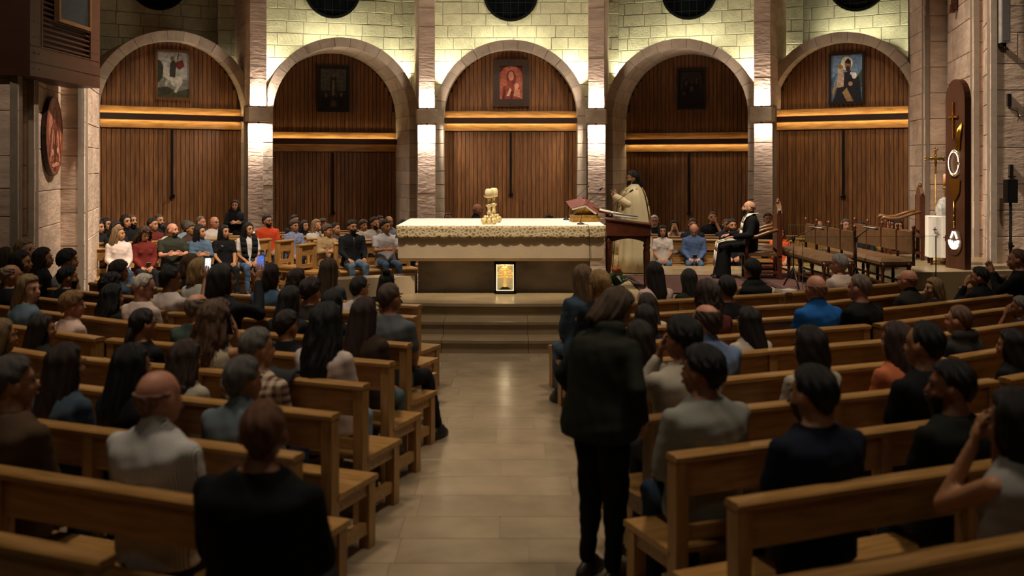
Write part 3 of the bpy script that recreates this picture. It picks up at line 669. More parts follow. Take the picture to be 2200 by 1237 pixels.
# ---- glass balustrade
gm, n_, L_, b_ = newmat('clear_glass'); b_.inputs['Transmission Weight'].default_value = 1; b_.inputs['Roughness'].default_value = .02; b_.inputs['IOR'].default_value = 1.12; b_.inputs['Base Color'].default_value = (.9, .96, .93, 1)
EDGE = mat('glass_edge', '#3d5a50', .15, var=0)
for A, B, lab in (((4.08, 13.98), (6.04, 14.2), 'clear glass balustrade panel in front of the leather benches'), ((4.66, 16.78), (5.78, 16.78), 'clear glass balustrade panel behind the leather benches')):
    A = Vector(A); B = Vector(B); d = B - A; c = (A + B) / 2; e = tag(empty('glass_panel', (c.x, c.y, PH + .01), math.atan2(d.y, d.x)), lab, 'glass panel', 'glass balustrade panels')
    h = d.length / 2; build('pane', MB().bbox((-h, -.006, 0), (h, .006, .80)), gm, e)
    build('edge', MB().bbox((-h, -.0065, .80), (h, .0065, .806)).bbox((h, -.0065, 0), (h + .012, .0065, .806)).bbox((-h - .004, -.0065, 0), (-h, .0065, .806)), EDGE, e)
    build('clamp', MB().bbox((-h + .2, -.02, -.008), (-h + .28, .02, .05)).bbox((h - .28, -.02, -.008), (h - .2, .02, .05)), STEEL, e)
# ---- microphone stands
def mic_stand(loc, tip, label, sp_=.12):
    loc = Vector(loc); e = tag(empty('microphone_stand', loc), label, 'mic stand', 'boom microphone stands'); t = Vector(tip) - loc
    for k in range(3): a = k * 2.09 + .5; build('leg', MB().tube([(0, 0, .3), (sp_ * math.cos(a), .30 * math.sin(a), .012)], .012, 6), BLACKP, e)
    build('pole', MB().tube([(0, 0, .12), (0, 0, .72)], .011, 8), BLACKP, e); build('clutch', MB().lathe([(.02, .68), (.024, .7), (.024, .75), (.015, .77)], n=8), BLACKP, e)
    back = Vector((0, 0, .73)) - (t - Vector((0, 0, .73))) * .35
    build('boom', MB().tube([back, t], .008, 6), BLACKP, e)
    d = Vector((t.x, t.y, 0)).normalized() if Vector((t.x, t.y, 0)).length > .02 else Vector((1, 0, 0)); d = Vector((1, -.1, -.15)).normalized()
    build('microphone', MB().tube([t - d * .10, t + d * .06, t + d * .07, t + d * .11, t + d * .125], [.009, .013, .02, .021, .008], 8), [mat('mic_grey', '#6d6a66', .4, .6, var=0)], e)
mic_stand((4.17, 14.75, PH + .014), on(1752, 489, 14.6), 'boom microphone stand at the near end of the first leather bench')
mic_stand((5.10, 14.75, PH + .014), on(1868, 489, 14.5), 'boom microphone stand between the two leather benches')
# ---- wooden monolith with gilded monstrance relief
p = on(2058, 576, 15.1)
e = tag(empty('wooden_monolith', (p.x, p.y, .735), R(-77)), 'tall round-topped wooden board with gilded chalice and cross relief', 'panel')
WM = mat('monolith_wood', '#3f2212', .4, var=.25, scale=4, stretch=(6, 6, .8))
hw = .22; pl = [(-hw, 0), (hw, 0), (hw, 2.55)] + [(hw * math.cos(t), 2.55 + .32 * math.sin(t)) for t in np.linspace(.1, math.pi - .1, 12)] + [(-hw, 2.55)]
build('board', MB().sheet(pl, -.05, .06), WM, e)
g = MB(); y_ = -.07
build('cross', MB().box((-.02, y_, 2.25), (.025, .02, .55)).box((-.02, y_, 2.30), (.2, .02, .03)), GOLD, e)
hg = mat('bright_gilt', '#ffe3a0', .15, 1.0, var=0)
ring = MB(); tt = np.linspace(0, 2 * math.pi, 25)
ring.tube([(-.0 + .13 * math.cos(t), y_, 1.60 + .20 * math.sin(t)) for t in tt], .010, 6); build('host_ring', ring, hg, e)
hd = MB()
for k in range(5): hd.tube([(.05 + k * .016, y_, 1.88 - k * .02), (.07 + k * .018, y_, 2.02 + .03 * math.sin(k)), (.09 + k * .022, y_, 2.12 + .02 * k)], [.016, .014, .01], 6)
hd.ell((.07, y_, 1.87), (.045, .015, .06), 8); build('gilded_hand', hd, GOLD, e)
ch = MB(); ch.add([(-.12, y_, 1.36), (.14, y_, 1.36), (.12, y_, 1.15), (.02, y_, 1.02), (-.02, y_, 1.02), (-.1, y_, 1.15)], [(0, 1, 2, 3, 4, 5)]); ch.tube([(0, y_, 1.02), (0, y_, .62)], [.014, .01], 6)
for zz in (.7, .8, .92): ch.ell((0, y_, zz), (.022, .02, .02), 8)
build('chalice', ch, GOLD, e)
lw = MB().sheet([(.17 * math.cos(t), .40 + .2 * math.sin(t)) for t in np.linspace(0, 2 * math.pi, 17)[:-1]], y_ + .005, y_ + .015); build('medallion', lw, WM, e)
cr = MB().tube([(.10 * math.cos(t), y_ - .004, .44 + .13 * math.sin(t)) for t in np.linspace(math.pi * 1.02, math.pi * 1.98, 12)], .02, 6).tube([(-.07, y_ - .004, .46), (-.02, y_ - .004, .56)], .012, 6).tube([(.07, y_ - .004, .46), (.02, y_ - .004, .56)], .012, 6).tube([(.05 * math.cos(t), y_ - .004, .42 + .06 * math.sin(t)) for t in np.linspace(math.pi * 1.02, math.pi * 1.98, 10)], .02, 6)
build('flame_ornament', cr, mat('emissive_gilt', '#fff4d8', .3, var=0, emit=('#fff0d0', 3.0)), e)  # light on the gilt put in as emission, there is no lamp
build('ring_glow', MB().tube([(.115 * math.cos(t), y_ - .01, 1.60 + .17 * math.sin(t)) for t in np.linspace(.1, 6.1, 24)], .005, 6), MATS['emissive_gilt'], e)  # added emissive tube stands in for the bright shine on the ring
# ---- credence table, processional cross, candle
p = on(2030, 578, 15.75)
e = tag(empty('credence_table', (p.x - .05, p.y, .735), R(-15)), 'small credence table under a white cloth with brown crosses', 'table')
cl = MB(); n = 40
for k in range(n):
    a = 2 * math.pi * k / n; a2 = 2 * math.pi * (k + 1) / n
    def pt(a, z): 
        r = (.20 if abs(math.cos(a)) > .7 or abs(math.sin(a)) > .7 else .20) * (1 + (.05 * math.sin(a * 8) if z < .7 else 0)); m_ = max(abs(math.cos(a)), abs(math.sin(a))); return (r * math.cos(a) / m_ * 1.1, r * math.sin(a) / m_, z)
    cl.add([pt(a, .12), pt(a2, .12), pt(a2, .75), pt(a, .75)], [(0, 1, 2, 3)], 0, True)
cl.bbox((-.22, -.2, .74), (.22, .2, .76)); build('cloth', cl, WHITEC, e)
cm = MB()
for x in (-.13, .02, .14):
    for z in (.55 - .12 * (x > 0),): cm.box((x, -.222, z), (.014, .006, .09)).box((x, -.222, z + .01), (.06, .006, .014))
build('embroidered_cross', cm, mat('brown_thread', '#5a3a1c', .8, var=0), e)
for sx in (-1, 1):
    for sy in (-1, 1): build('leg', MB().box((sx * .17, sy * .15, .37), (.04, .04, .74)), MAHOG, e)
o = tag(build('veiled_box', MB().lathe([(.13, 0), (.15, .06), (.145, .14), (.09, .26), (.03, .30)], n=8, smooth=False), mat('silver_veil', '#a9a6a0', .5, .2, var=.35, scale=25), loc=(p.x - .0, p.y, 1.495)), 'small tabernacle under a silver veil on the credence table', 'tabernacle')
p = on(2010, 545, 16.22)
e = tag(empty('processional_cross', (p.x, p.y, .735)), 'ornate gilded processional cross on a thin staff by the pier', 'cross')
build('base', MB().lathe([(.085, 0), (.085, .03), (.03, .06), (.02, .1)], n=12), GOLDF, e); build('staff', MB().tube([(0, 0, .05), (0, 0, 1.42)], .011, 8), GOLDF, e)
zc = 1.62; cb = MB().box((0, 0, zc), (.03, .02, .38)).box((0, 0, zc + .05), (.28, .02, .03))
for q in ((-.15, zc + .05), (.15, zc + .05), (0, zc + .21)):
    for a in range(3): t = a * 2.1; cb.ell((q[0] + .025 * math.cos(t), 0, q[1] + .025 * math.sin(t)), (.02, .012, .02), 7)
for k in range(8): t = k * math.pi / 4 + .4; cb.box((.07 * math.cos(t), 0, zc + .05 + .07 * math.sin(t)), (.012, .01, .012))
build('gilded_cross', cb, GOLDF, e); build('corpus', MB().ell((0, -.02, zc), (.018, .012, .08), 8).ell((0, -.02, zc + .1), (.015, .014, .02), 8).tube([(-.1, -.016, zc + .07), (0, -.02, zc + .06), (.1, -.016, zc + .07)], .008, 6), GOLD, e)
p = on(2031, 545, 16.0); ex = e
e = tag(empty('paschal_candle_stand', (p.x, p.y, .735)), 'tall candle on a gilded stand between cross and monolith', 'candle stand')
build('base', MB().lathe([(.075, 0), (.075, .03), (.03, .06), (.018, .1)], n=12), GOLDF, e); build('stem', MB().lathe([(.014, .08), (.012, 1.1), (.03, 1.13), (.012, 1.16), (.05, 1.2), (.052, 1.22)], n=10), GOLDF, e); build('candle', MB().lathe([(.032, 1.22), (.034, 1.42), (.005, 1.43)], n=10), mat('candle_wax_orange', '#c9915a', .5), e)
# ---- plant in front of the lectern
p = Vector((1.42, 13.55, PH)); e = tag(empty('potted_plant', p), 'potted plant with green leaves and an orange paper wrapped bloom', 'plant')
build('pot', MB().lathe([(.08, 0), (.11, .16), (.115, .17), (.10, .17), (.02, .16)], n=12), mat('clay_pot', '#6b4a30', .7), e)
GL = mat('green_leaf', '#24451f', .4, var=.3, scale=8)
for k in range(13):
    a = k * 2.4; r = .10 + .05 * (k % 3); z = .22 + .035 * (k % 4); ca, sa = math.cos(a), math.sin(a); t = Vector((-sa, ca, 0)) * .045; b0 = Vector((ca * .02, sa * .02, .17)); b1 = Vector((ca * r, sa * r, z + .04)); b2 = Vector((ca * r * 1.9, sa * r * 1.9, z - .02))
    m_ = (b0 + b1) / 2 + Vector((0, 0, .02)); mb = MB(); mb.add([b0, m_ + t, b1 + t * .9, b2, b1 - t * .9, m_ - t, b1 + Vector((0, 0, .012))], [(0, 1, 6), (1, 2, 6), (2, 3, 6), (3, 4, 6), (4, 5, 6), (5, 0, 6)]); build('leaf', mb, GL, e)
fl = MB()
for k in range(6): a = k * 1.05; fl.ell((.035 * math.cos(a), .035 * math.sin(a), .40 + .01 * (k % 2)), (.035, .03, .02), 7)
build('orange_bloom', fl, mat('orange_petal', '#c9532c', .6, var=.2), e); build('paper_wrap', MB().lathe([(.03, .24), (.06, .36), (.07, .39)], n=9, smooth=False), mat('kraft_paper', '#9a7a4e', .8), e); build('stem', MB().tube([(0, 0, .15), (0, 0, .3)], .008, 6), GL, e)
# ---- open hymn book on a wooden post in the right pews
p = at(1688, 622, .80)
e = tag(empty('book_stand', (p.x, p.y, 0), R(22)), 'wooden post stand between the vest wearer and the blue polo man', 'book stand')
build('post', MB().box((0, 0, .38), (.07, .07, .73)), OAKZ, e); build('foot', MB().box((0, 0, .02), (.2, .2, .04)), OAKZ, e); build('rest', MB().box((0, 0, .752), (.2, .17, .025)), OAK, e)
e = tag(empty('open_book', (p.x, p.y, .770), R(18)), 'thick open white book on the wooden post stand among the pews', 'book'); e.scale = (.6, .75, .9)
build('pages', MB().add([(-.17, -.12, 0), (0, -.12, 0), (0, .12, 0), (-.17, .12, 0), (-.16, -.11, .045), (0, -.11, .03), (0, .11, .03), (-.16, .11, .045)], [(4, 5, 6, 7), (0, 1, 5, 4), (2, 3, 7, 6), (3, 0, 4, 7)])
      .add([(.17, -.12, 0), (0, -.12, 0), (0, .12, 0), (.17, .12, 0), (.16, -.11, .04), (0, -.11, .03), (0, .11, .03), (.16, .11, .04)], [(4, 5, 6, 7), (0, 1, 5, 4), (2, 3, 7, 6), (3, 0, 4, 7)]), PAPER, e)
build('cover', MB().bbox((-.18, -.13, -.006), (.18, .13, .001)), mat('grey_cover2', '#55504a', .6), e)
# ================================================================== WALL FITTINGS
def picture(i, x0, x1, z0, z1, label, fm, shapes, fw=.05, bg='#777060', depth=.05):
    """picture on the boards of bay i, local coordinates; shapes: (colour, [(u,v)...]) in 0..1"""
    M, dd = BAYS[i]; W, H = x1 - x0, z1 - z0; T = M.to_euler().z
    e = tag(empty('picture', M @ Vector(((x0 + x1) / 2, dd - .03, z0)), T), label, 'picture'); draw_picture(e, W, H, fm, shapes, fw, bg, depth); return e
def draw_picture(e, W, H, fm, shapes, fw, bg, depth):
    build('frame', MB().bbox((-W / 2, -depth, 0), (-W / 2 + fw, .02, H)).bbox((W / 2 - fw, -depth, 0), (W / 2, .02, H)).bbox((-W / 2 + fw, -depth, 0), (W / 2 - fw, .02, fw)).bbox((-W / 2 + fw, -depth, H - fw), (W / 2 - fw, .02, H)), fm, e)
    cols = [bg]; iw, ih = W - 2 * fw, H - 2 * fw; mb = MB().bbox((-iw / 2, -.015, fw), (iw / 2, .0, H - fw), 0); k = 0
    for c, pts in shapes:
        if c not in cols: cols.append(c)
        k += 1
        mb.poly([((u - .5) * iw, -.0155 - .0004 * k, fw + v * ih) for u, v in pts], cols.index(c))
    build('canvas', mb, [mat('paint_' + c, c, .5, var=.35, scale=14, spec=.3) for c in cols], e)
def E(cx, cy, rx, ry, n=14, a0=0): return [(cx + rx * math.cos(t), cy + ry * math.sin(t)) for t in np.linspace(0, 2 * math.pi, n + 1)[:-1]]
WF = mat('walnut_frame', '#5a3c1e', .4, var=.2); GF = GOLDF; BF = mat('dark_picture_frame', '#1d120b', .4, var=.1); CF = mat('carved_dark_frame', '#3a2413', .5, var=.4, scale=40, bump=.8, bscale=45)
picture(1, -.36, .40, 3.70, 4.76, 'framed painting of a rider on a rearing white horse', WF,
        [('#8f8d85', [(0, .45), (1, .4), (1, 1), (0, 1)]), ('#3c3a26', [(0, 0), (1, 0), (1, .2), (.6, .14), (.3, .24), (0, .2)]), ('#2c281c', [(0, .3), (.16, .42), (.2, .66), (.1, .8), (0, .82)]),
         ('#a39c8d', E(.6, .36, .2, .13)), ('#a39c8d', [(.25, .42), (.45, .36), (.55, .5), (.36, .6), (.3, .76), (.2, .74), (.18, .58)]), ('#a39c8d', [(.64, .3), (.72, .26), (.6, .1), (.52, .12)]), ('#8f8778', [(.3, .42), (.4, .36), (.28, .22), (.2, .26)]),
         ('#5b1c16', [(.5, .72), (.7, .62), (.86, .7), (.8, .84), (.62, .8)]), ('#2b2620', [(.38, .46), (.56, .44), (.6, .74), (.5, .86), (.4, .74)]), ('#6b4a38', E(.48, .86, .06, .05)), ('#2e2b1d', E(.25, .14, .2, .09)), ('#3a3a30', [(.62, .84), (.66, .98), (.69, .98), (.66, .82)])], bg='#6a675c')
picture(2, -.37, .39, 3.55, 4.66, 'dark unlit painting of a standing robed figure above others', BF,
        [('#4c4a40', [(.05, .45), (.95, .45), (.95, .95), (.05, .95)]), ('#2a2620', [(.36, .3), (.64, .3), (.6, .74), (.5, .82), (.4, .74)]), ('#6b6250', [(.45, .34), (.55, .34), (.54, .7), (.46, .7)]), ('#6d4c3a', E(.5, .8, .05, .06)), ('#15120f', E(.24, .22, .17, .16)), ('#15120f', E(.78, .24, .16, .16)), ('#6b4c3a', E(.24, .34, .05, .05)), ('#6b4c3a', E(.78, .36, .05, .05)), ('#4d3a2c', E(.5, .14, .1, .08))], bg='#23201a')
picture(3, -.40, .42, 3.66, 4.72, 'copper toned icon of a mother and child in a wide carved frame', CF,
        [('#b5634a', [(0, 0), (1, 0), (1, .78), (.8, .96), (.5, 1), (.2, .96), (0, .78)]), ('#7d3527', E(.5, .62, .22, .26)), ('#c98166', E(.5, .7, .12, .14)), ('#8c4030', [(.1, 0), (.9, 0), (.86, .36), (.5, .52), (.14, .36)]), ('#d59a7c', E(.74, .4, .1, .1)), ('#cf8b6c', [(.6, .1), (.9, .05), (.88, .3), (.66, .32)]), ('#d8a88a', [(.3, .1), (.42, .1), (.52, .3), (.44, .34)]), ('#5f2318', [(.12, 0), (.2, .3), (.26, .3), (.2, 0)]), ('#5f2318', [(.46, 0), (.52, .26), (.58, .26), (.56, 0)])], fw=.15, bg='#6b2c1e', depth=.07)
picture(4, -.28, .40, 3.62, 4.60, 'dark unlit group portrait of several saints', BF,
        [('#2e241a', [(.05, .5), (.95, .5), (.9, .95), (.1, .95)]), ('#0e0b09', E(.3, .58, .13, .2)), ('#0e0b09', E(.72, .6, .13, .2)), ('#0e0b09', E(.5, .5, .13, .16)), ('#4d3526', E(.3, .66, .06, .08)), ('#4d3526', E(.72, .7, .06, .08)), ('#54402e', E(.52, .5, .07, .07)), ('#3a2c20', E(.2, .38, .07, .06))], bg='#16100c')
picture(5, -.30, .46, 3.62, 4.72, 'framed painting of a bearded man holding a child against blue sky', BF,
        [('#6f87a3', [(0, .4), (1, .4), (1, 1), (0, 1)]), ('#4d6273', [(0, .5), (.2, .62), (.1, .4), (0, .4)]), ('#3a4a3e', [(.8, .5), (1, .7), (1, .3), (.8, .3)]), ('#d8cfae', E(.5, .82, .19, .15)), ('#1d1d24', [(.05, 0), (.98, 0), (.9, .5), (.66, .66), (.4, .62), (.2, .3)]), ('#8a6a50', E(.54, .78, .1, .12)), ('#2b1d14', [(.44, .86), (.54, .93), (.64, .86), (.62, .8), (.46, .82)]), ('#3a261a', E(.54, .7, .07, .06)), ('#c9a98a', E(.3, .68, .09, .09)), ('#8a6f42', E(.29, .75, .09, .05)), ('#b79a80', [(.16, .3), (.4, .32), (.42, .6), (.24, .62)]), ('#e0dcd2', E(.74, .55, .08, .07)), ('#e0dcd2', E(.66, .6, .05, .04)), ('#9b7a4c', [(.36, .2), (.5, .3), (.72, 0), (.5, 0)]), ('#a07f66', E(.62, .38, .07, .05)), ('#a3825a', [(.05, .1), (.16, .3), (.12, .42), (.03, .2)])], bg='#55677c')
# ---- louvred wooden cabinet with portrait on the left piers
CAB = mat('cabinet_wood', '#3c1f10', .45, var=.15, scale=3, stretch=(1, 1, 3))
e = tag(empty('louvred_cabinet', (-6.13, 12.62, 3.44), R(90)), 'large brown wooden cabinet with louvres high on the left pier', 'cabinet')
build('body', MB().bbox((0, .03, 0), (2.14, .42, 2.6)), CAB, e)
fr = MB().bbox((0, -.02, 0), (2.14, .03, .40)).bbox((0, -.02, .40), (.34, .03, 2.6)).bbox((1.80, -.02, .40), (2.14, .03, 2.6)); build('front_frame', fr, CAB, e)
build('moulding', MB().bbox((0, -.028, .385), (2.14, -.018, .40)).bbox((.30, -.028, .4), (.34, -.018, 2.6)).bbox((1.80, -.028, .4), (1.84, -.018, 2.6)).bbox((0, -.028, .18), (2.14, -.02, .19)), CAB, e)
for k in range(30):
    o = link('louvre_slat', ubox((1.46, .05, .018), .002), CAB, e, (1.07, .005, .44 + k * .07)); o.rotation_euler = (R(35), 0, 0)
build('shade_panel', MB().bbox((.34, .031, .4), (1.8, .034, 2.6)), IRON, e)  # black sheet on the solid body, puts the slats' shade into colour
st = MB()
for x in (.1, .24, 1.9, 2.04):
    for z in (.1, .3, .5, .7): st.ell((x, -.022, z), (.012, .008, .012), 6)
build('stud', st, CAB, e)
P_ = tag(empty('portrait', (-6.09, 13.30, 4.22), R(90)), 'framed portrait leaning on the cabinet louvres', 'picture'); 
q = empty('x', (0, 0, 0)); bpy.data.objects.remove(q)
def shift(e, dx):
    for ch in e.children: ch.location.x += dx
draw_picture(P_, 1.02, 1.5, WF, [('#1d2226', [(0, 0), (1, 0), (1, .42), (0, .42)]), ('#b5a396', [(.42, .45), (.62, .45), (.56, .3), (.5, .24)]), ('#8f6a5c', E(.5, .62, .18, .2))], .05, '#262b2e', .05); shift(P_, .5)
# ---- oval icon on the left pier
a, b = Vector(gx(75, 13.3)), Vector(gx(130, 15.0)); d = b - a; rz = math.atan2(d.y, d.x); nn = Vector((math.sin(rz), -math.cos(rz)))
c = a + d * .53 + nn * .045; zc = 2.3 + (355 - 292) * c.y / FPX
e = tag(empty('oval_icon', (c.x, c.y, zc), rz), 'oval copper-red icon of a robed figure on the stone pier', 'icon')
build('plaque', MB().sheet(E(0, 0, .60, .565, 32), -.03, .03), mat('icon_rim', '#2c150c', .4, var=.2), e)
oc = ['#8f4a33', '#6b2d1c', '#b5745a', '#a85f45', '#c98c70', '#4e1c10']; sh = [(0, E(0, 0, .585, .55, 32)), (2, E(0, .1, .44, .44, 24)), (1, E(0, .22, .17, .2)), (3, E(0, .27, .10, .13)), (1, [(-.42, -.3), (.42, -.3), (.3, .1), (.12, .2), (-.12, .2), (-.3, .1)]), (4, [(-.36, -.36), (-.28, -.36), (-.12, .06), (-.17, .1)]), (4, [(.28, -.36), (.36, -.36), (.2, .1), (.14, .06)]), (5, [(-.07, -.5), (.07, -.5), (.05, .06), (-.05, .06)]), (4, E(.2, -.2, .1, .05)), (4, E(-.2, -.24, .1, .05)), (4, E(.1, -.4, .16, .03)), (4, E(-.12, -.42, .14, .03)), (3, E(-.1, -.04, .05, .09)), (3, E(.1, -.06, .05, .09))]
mb = MB()
for k, (ci, pts) in enumerate(sh): mb.poly([(u, -.031 - .0006 * (k + 1), v) for u, v in pts], ci)
build('painted_face', mb, [mat('icon_' + c_, c_, .45, var=.45, scale=16, bump=.3, bscale=30) for c_ in oc], e)
# ---- crucifix, speakers on the right piers
a, b = Vector(gx(2036, 19.2)), Vector(gx(2090, 17.0)); d = b - a; rz = math.atan2(d.y, d.x); nn = Vector((math.sin(rz), -math.cos(rz))); c = a + d * .42 + nn * .03
e = tag(empty('wall_crucifix', (c.x, c.y, 5.15), rz), 'brown wooden crucifix high on the right stone pier', 'crucifix')
build('upright', MB().bbox((-.12, -.06, 0), (.12, .0, 2.0)), MAHOG, e); build('crossbar', MB().bbox((-.5, -.06, 1.2), (.5, 0, 1.42)), MAHOG, e); build('foot_block', MB().bbox((-.06, -.10, -.05), (.06, -.02, .1)), MAHOG, e)
p = on(2158, 92, 15.75)
e = tag(empty('column_speaker', p), 'slim grey column loudspeaker high on the right pier', 'loudspeaker')
build('housing', MB().bbox((-.07, -.05, 0), (.07, .05, 1.2)), mat('speaker_grey', '#8f8a84', .5), e); build('grille', MB().bbox((-.055, -.056, .03), (.055, -.049, 1.17)), mat('speaker_grille', '#6e6a66', .6, var=.2, scale=120), e); build('bracket', MB().bbox((-.03, .0, -.06), (.03, .16, .02)).tube([(0, 0, -.05), (.02, 0, -.16)], .008, 5), IRON, e)
p = on(2171, 436, 15.4)
e = tag(empty('speaker_stand', (p.x, p.y, 0)), 'black loudspeaker pole stand by the right pier', 'stand')
build('pole', MB().tube([(0, 0, .1), (0, 0, 1.75)], .022, 8), BLACKP, e); build('knob', MB().ell((.03, 0, 1.05), (.035, .02, .02), 8).lathe([(.03, 1.0), (.032, 1.1), (.025, 1.12)], n=8), BLACKP, e)
for k in range(3): a_ = k * 2.09 + .3; build('leg', MB().tube([(0, 0, .5), (.38 * math.cos(a_), .38 * math.sin(a_), .015)], .014, 6), BLACKP, e)
e = tag(empty('loudspeaker', (p.x, p.y, 1.72)), 'small black loudspeaker on the pole stand', 'loudspeaker')
build('cabinet', MB().bbox((-.075, -.08, 0), (.075, .08, .36)), BLACKP, e); build('grille', MB().bbox((-.066, -.086, .015), (.066, -.079, .345)), mat('black_grille', '#141414', .7, var=.2, scale=100), e)
p = on(2172, 375, 15.86); e = tag(empty('wall_bracket', p), 'steel wall bracket on the pier above the black loudspeaker', 'bracket'); build('plate', MB().bbox((-.03, -.02, -.06), (.03, .03, .16)), STEEL, e); build('arm', MB().bbox((-.06, -.04, -.04), (.06, -.01, -.02)), STEEL, e)
p = on(2168, 215, 15.86); e = tag(empty('wall_camera', p), 'small metal wall fixture with a curved cable on the right pier', 'fixture'); build('plate', MB().bbox((-.03, -.02, -.1), (.03, .03, .1)), STEEL, e); build('cable', MB().tube([(.03, -.02, -.1), (.12, -.02, -.14), (.16, -.02, -.25), (.12, -.03, -.33)], .008, 6), STEEL, e)

# ---- black jacket hung over a pew back
e = tag(empty('draped_jacket', (-1.575, 6.638, .90), R(-22)), 'black jacket hung over the pew back behind the white blouse', 'jacket')
dj = MB(); n = 14; prof = [(-.075, -.30), (-.085, -.15), (-.08, -.03), (-.05, .025), (-.02, .034), (.0, .035), (.03, .03), (.044, .015)]
V_ = [(-.17 + .34 * i / n + .01 * math.sin(k * 2 + i), p[0] + (.012 * math.sin(i * 1.7 + k) if k in (0, 1, 6, 7) else 0), p[1] - (.03 * math.sin(i * .9) if k in (0, 7) else 0)) for i in range(n + 1) for k, p in enumerate(prof)]
dj.add(V_, [(i * 8 + k, i * 8 + k + 1, (i + 1) * 8 + k + 1, (i + 1) * 8 + k) for i in range(n) for k in range(7)], 0, True)
o = build('cloth', dj, mat('black_jacket_cloth', '#0b0b0d', .85, var=.1, bump=.2), e); m_ = o.modifiers.new('s', 'SOLIDIFY'); m_.thickness = .02; m_.offset = 0
o = build('sleeve', MB().tube([(-.12, -.09, -.02), (-.13, -.095, -.12), (-.12, -.095, -.22), (-.12, -.09, -.27)], [.045, .05, .045, .04], 9), MATS['black_jacket_cloth'], e)

p = at(553, 575, 0); p = Vector((-5.25, 20.35, 0))
e = tag(empty('side_stand', p), 'narrow black stand with a white cloth beside the man in orange', 'stand')
build('cabinet', MB().bbox((-.13, -.15, 0), (.13, .15, .92)), BLACKP, e); build('cloth', MB().bbox((-.14, -.16, .92), (.14, .16, .935)).bbox((.10, -.163, .80), (.14, -.158, .93)), WHITEC, e)
# ================================================================== PEOPLE
# ---- numpy primitives (closed surfaces), later fused into one skin per body / garment by a voxel remesh
def q_cap(p0, p1, r0, r1, n=12):
    p0 = np.array(p0, float); p1 = np.array(p1, float); d = p1 - p0; L = np.linalg.norm(d); d = d / max(L, 1e-6)
    u = np.cross(d, (0, 0, 1) if abs(d[2]) < .9 else (1, 0, 0)); u /= np.linalg.norm(u); w_ = np.cross(d, u); rings = []
    for a in (-75, -45, -15): rings.append((p0 + d * r0 * math.sin(R(a)), r0 * math.cos(R(a))))
    for a in (15, 45, 75): rings.append((p1 + d * r1 * math.sin(R(a)), r1 * math.cos(R(a))))
    return q_rings([(c, u * r, w_ * r) for c, r in rings], n)
def q_rings(rings, n=16, fold=None):
    v = []; t = np.linspace(0, 2 * math.pi, n + 1)[:-1]
    for i, (c, u, w_) in enumerate(rings):
        for a in t:
            k = 1 + (fold(i, a) if fold else 0); v.append(np.array(c) + (np.array(u) * math.cos(a) + np.array(w_) * math.sin(a)) * k)
    f = []
    for i in range(len(rings) - 1):
        for k in range(n): f.append((i * n + k, i * n + (k + 1) % n, (i + 1) * n + (k + 1) % n, (i + 1) * n + k))
    f.append(tuple(range(n - 1, -1, -1))); f.append(tuple((len(rings) - 1) * n + k for k in range(n)))
    return np.array(v), f
def q_ell(c, r, M=None, n=12):
    c = np.array(c, float); rg = []
    for i in range(1, 8):
        t = math.pi * i / 8; rg.append(((0, 0, -r[2] * math.cos(t)), (r[0] * math.sin(t), 0, 0), (0, r[1] * math.sin(t), 0)))
    v, f = q_rings(rg, n)
    if M is not None: v = v @ np.array(M.to_3x3()).T
    return v + c, f
def q_join(parts):
    V = []; F = []; k = 0
    for v, f in parts: V.append(v); F += [tuple(i + k for i in q) for q in f]; k += len(v)
    return np.concatenate(V), F
JOBS = {}; DONE = {}
def job(key, parts, vox, it, disp=0.0, extra=None, puff=0):
    if key not in JOBS: JOBS[key] = (parts, vox, it, disp, extra, puff)
    return key
def run_jobs():
    tmp = bpy.data.collections.new('tmp'); SC.collection.children.link(tmp); obs = []
    for key, (parts, vox, it, disp, extra, puff) in JOBS.items():
        V, F = q_join(parts); me = bpy.data.meshes.new('t'); me.from_pydata(V.tolist(), [], F)
        o = bpy.data.objects.new('t', me); tmp.objects.link(o)
        m = o.modifiers.new('r', 'REMESH'); m.mode = 'VOXEL'; m.voxel_size = vox; m.adaptivity = 0
        s = o.modifiers.new('s', 'SMOOTH'); s.factor = .5; s.iterations = it
        obs.append((key, o))
    dg = bpy.context.evaluated_depsgraph_get(); dg.update()
    for key, o in obs:
        _, vox, it, disp, extra, puff = JOBS[key]
        ev = o.evaluated_get(dg); em = ev.to_mesh(); nv = len(em.vertices)
        co = np.empty(nv * 3, np.float32); em.vertices.foreach_get('co', co); co = co.reshape(-1, 3)
        if disp or puff:
            no = np.empty(nv * 3, np.float32); em.vertex_normals.foreach_get('vector', no); no = no.reshape(-1, 3); x, y, z = co.T
            d = disp * (np.sin(31 * z + 9 * np.sin(7 * x + 3 * y) + 6 * x) + .7 * np.sin(23 * x - 17 * z + 8 * np.sin(11 * z)) + .6 * np.sin(27 * y + 19 * z))
            if puff: d = d + .012 * np.abs(np.sin(z * 32)) - .004
            co = co + no * d[:, None]
        npoly = len(em.polygons); li = np.empty(len(em.loops), np.int32); em.loops.foreach_get('vertex_index', li)
        F = li.reshape(-1, 4) if len(li) == npoly * 4 else None
        if F is None: F = [tuple(p.vertices) for p in em.polygons]
        else: F = F.tolist()
        V = co.tolist()
        if extra: EV, EF = q_join(extra); F = F + [tuple(i + len(V) for i in q) for q in EF]; V = V + EV.tolist()
        me = bpy.data.meshes.new(key[0]); me.from_pydata(V, [], F); me.polygons.foreach_set('use_smooth', [True] * len(F)); me.update()
        ev.to_mesh_clear(); DONE[key] = me
    for _, o in obs:
        m_ = o.data; bpy.data.objects.remove(o); bpy.data.meshes.remove(m_)
    bpy.data.collections.remove(tmp)
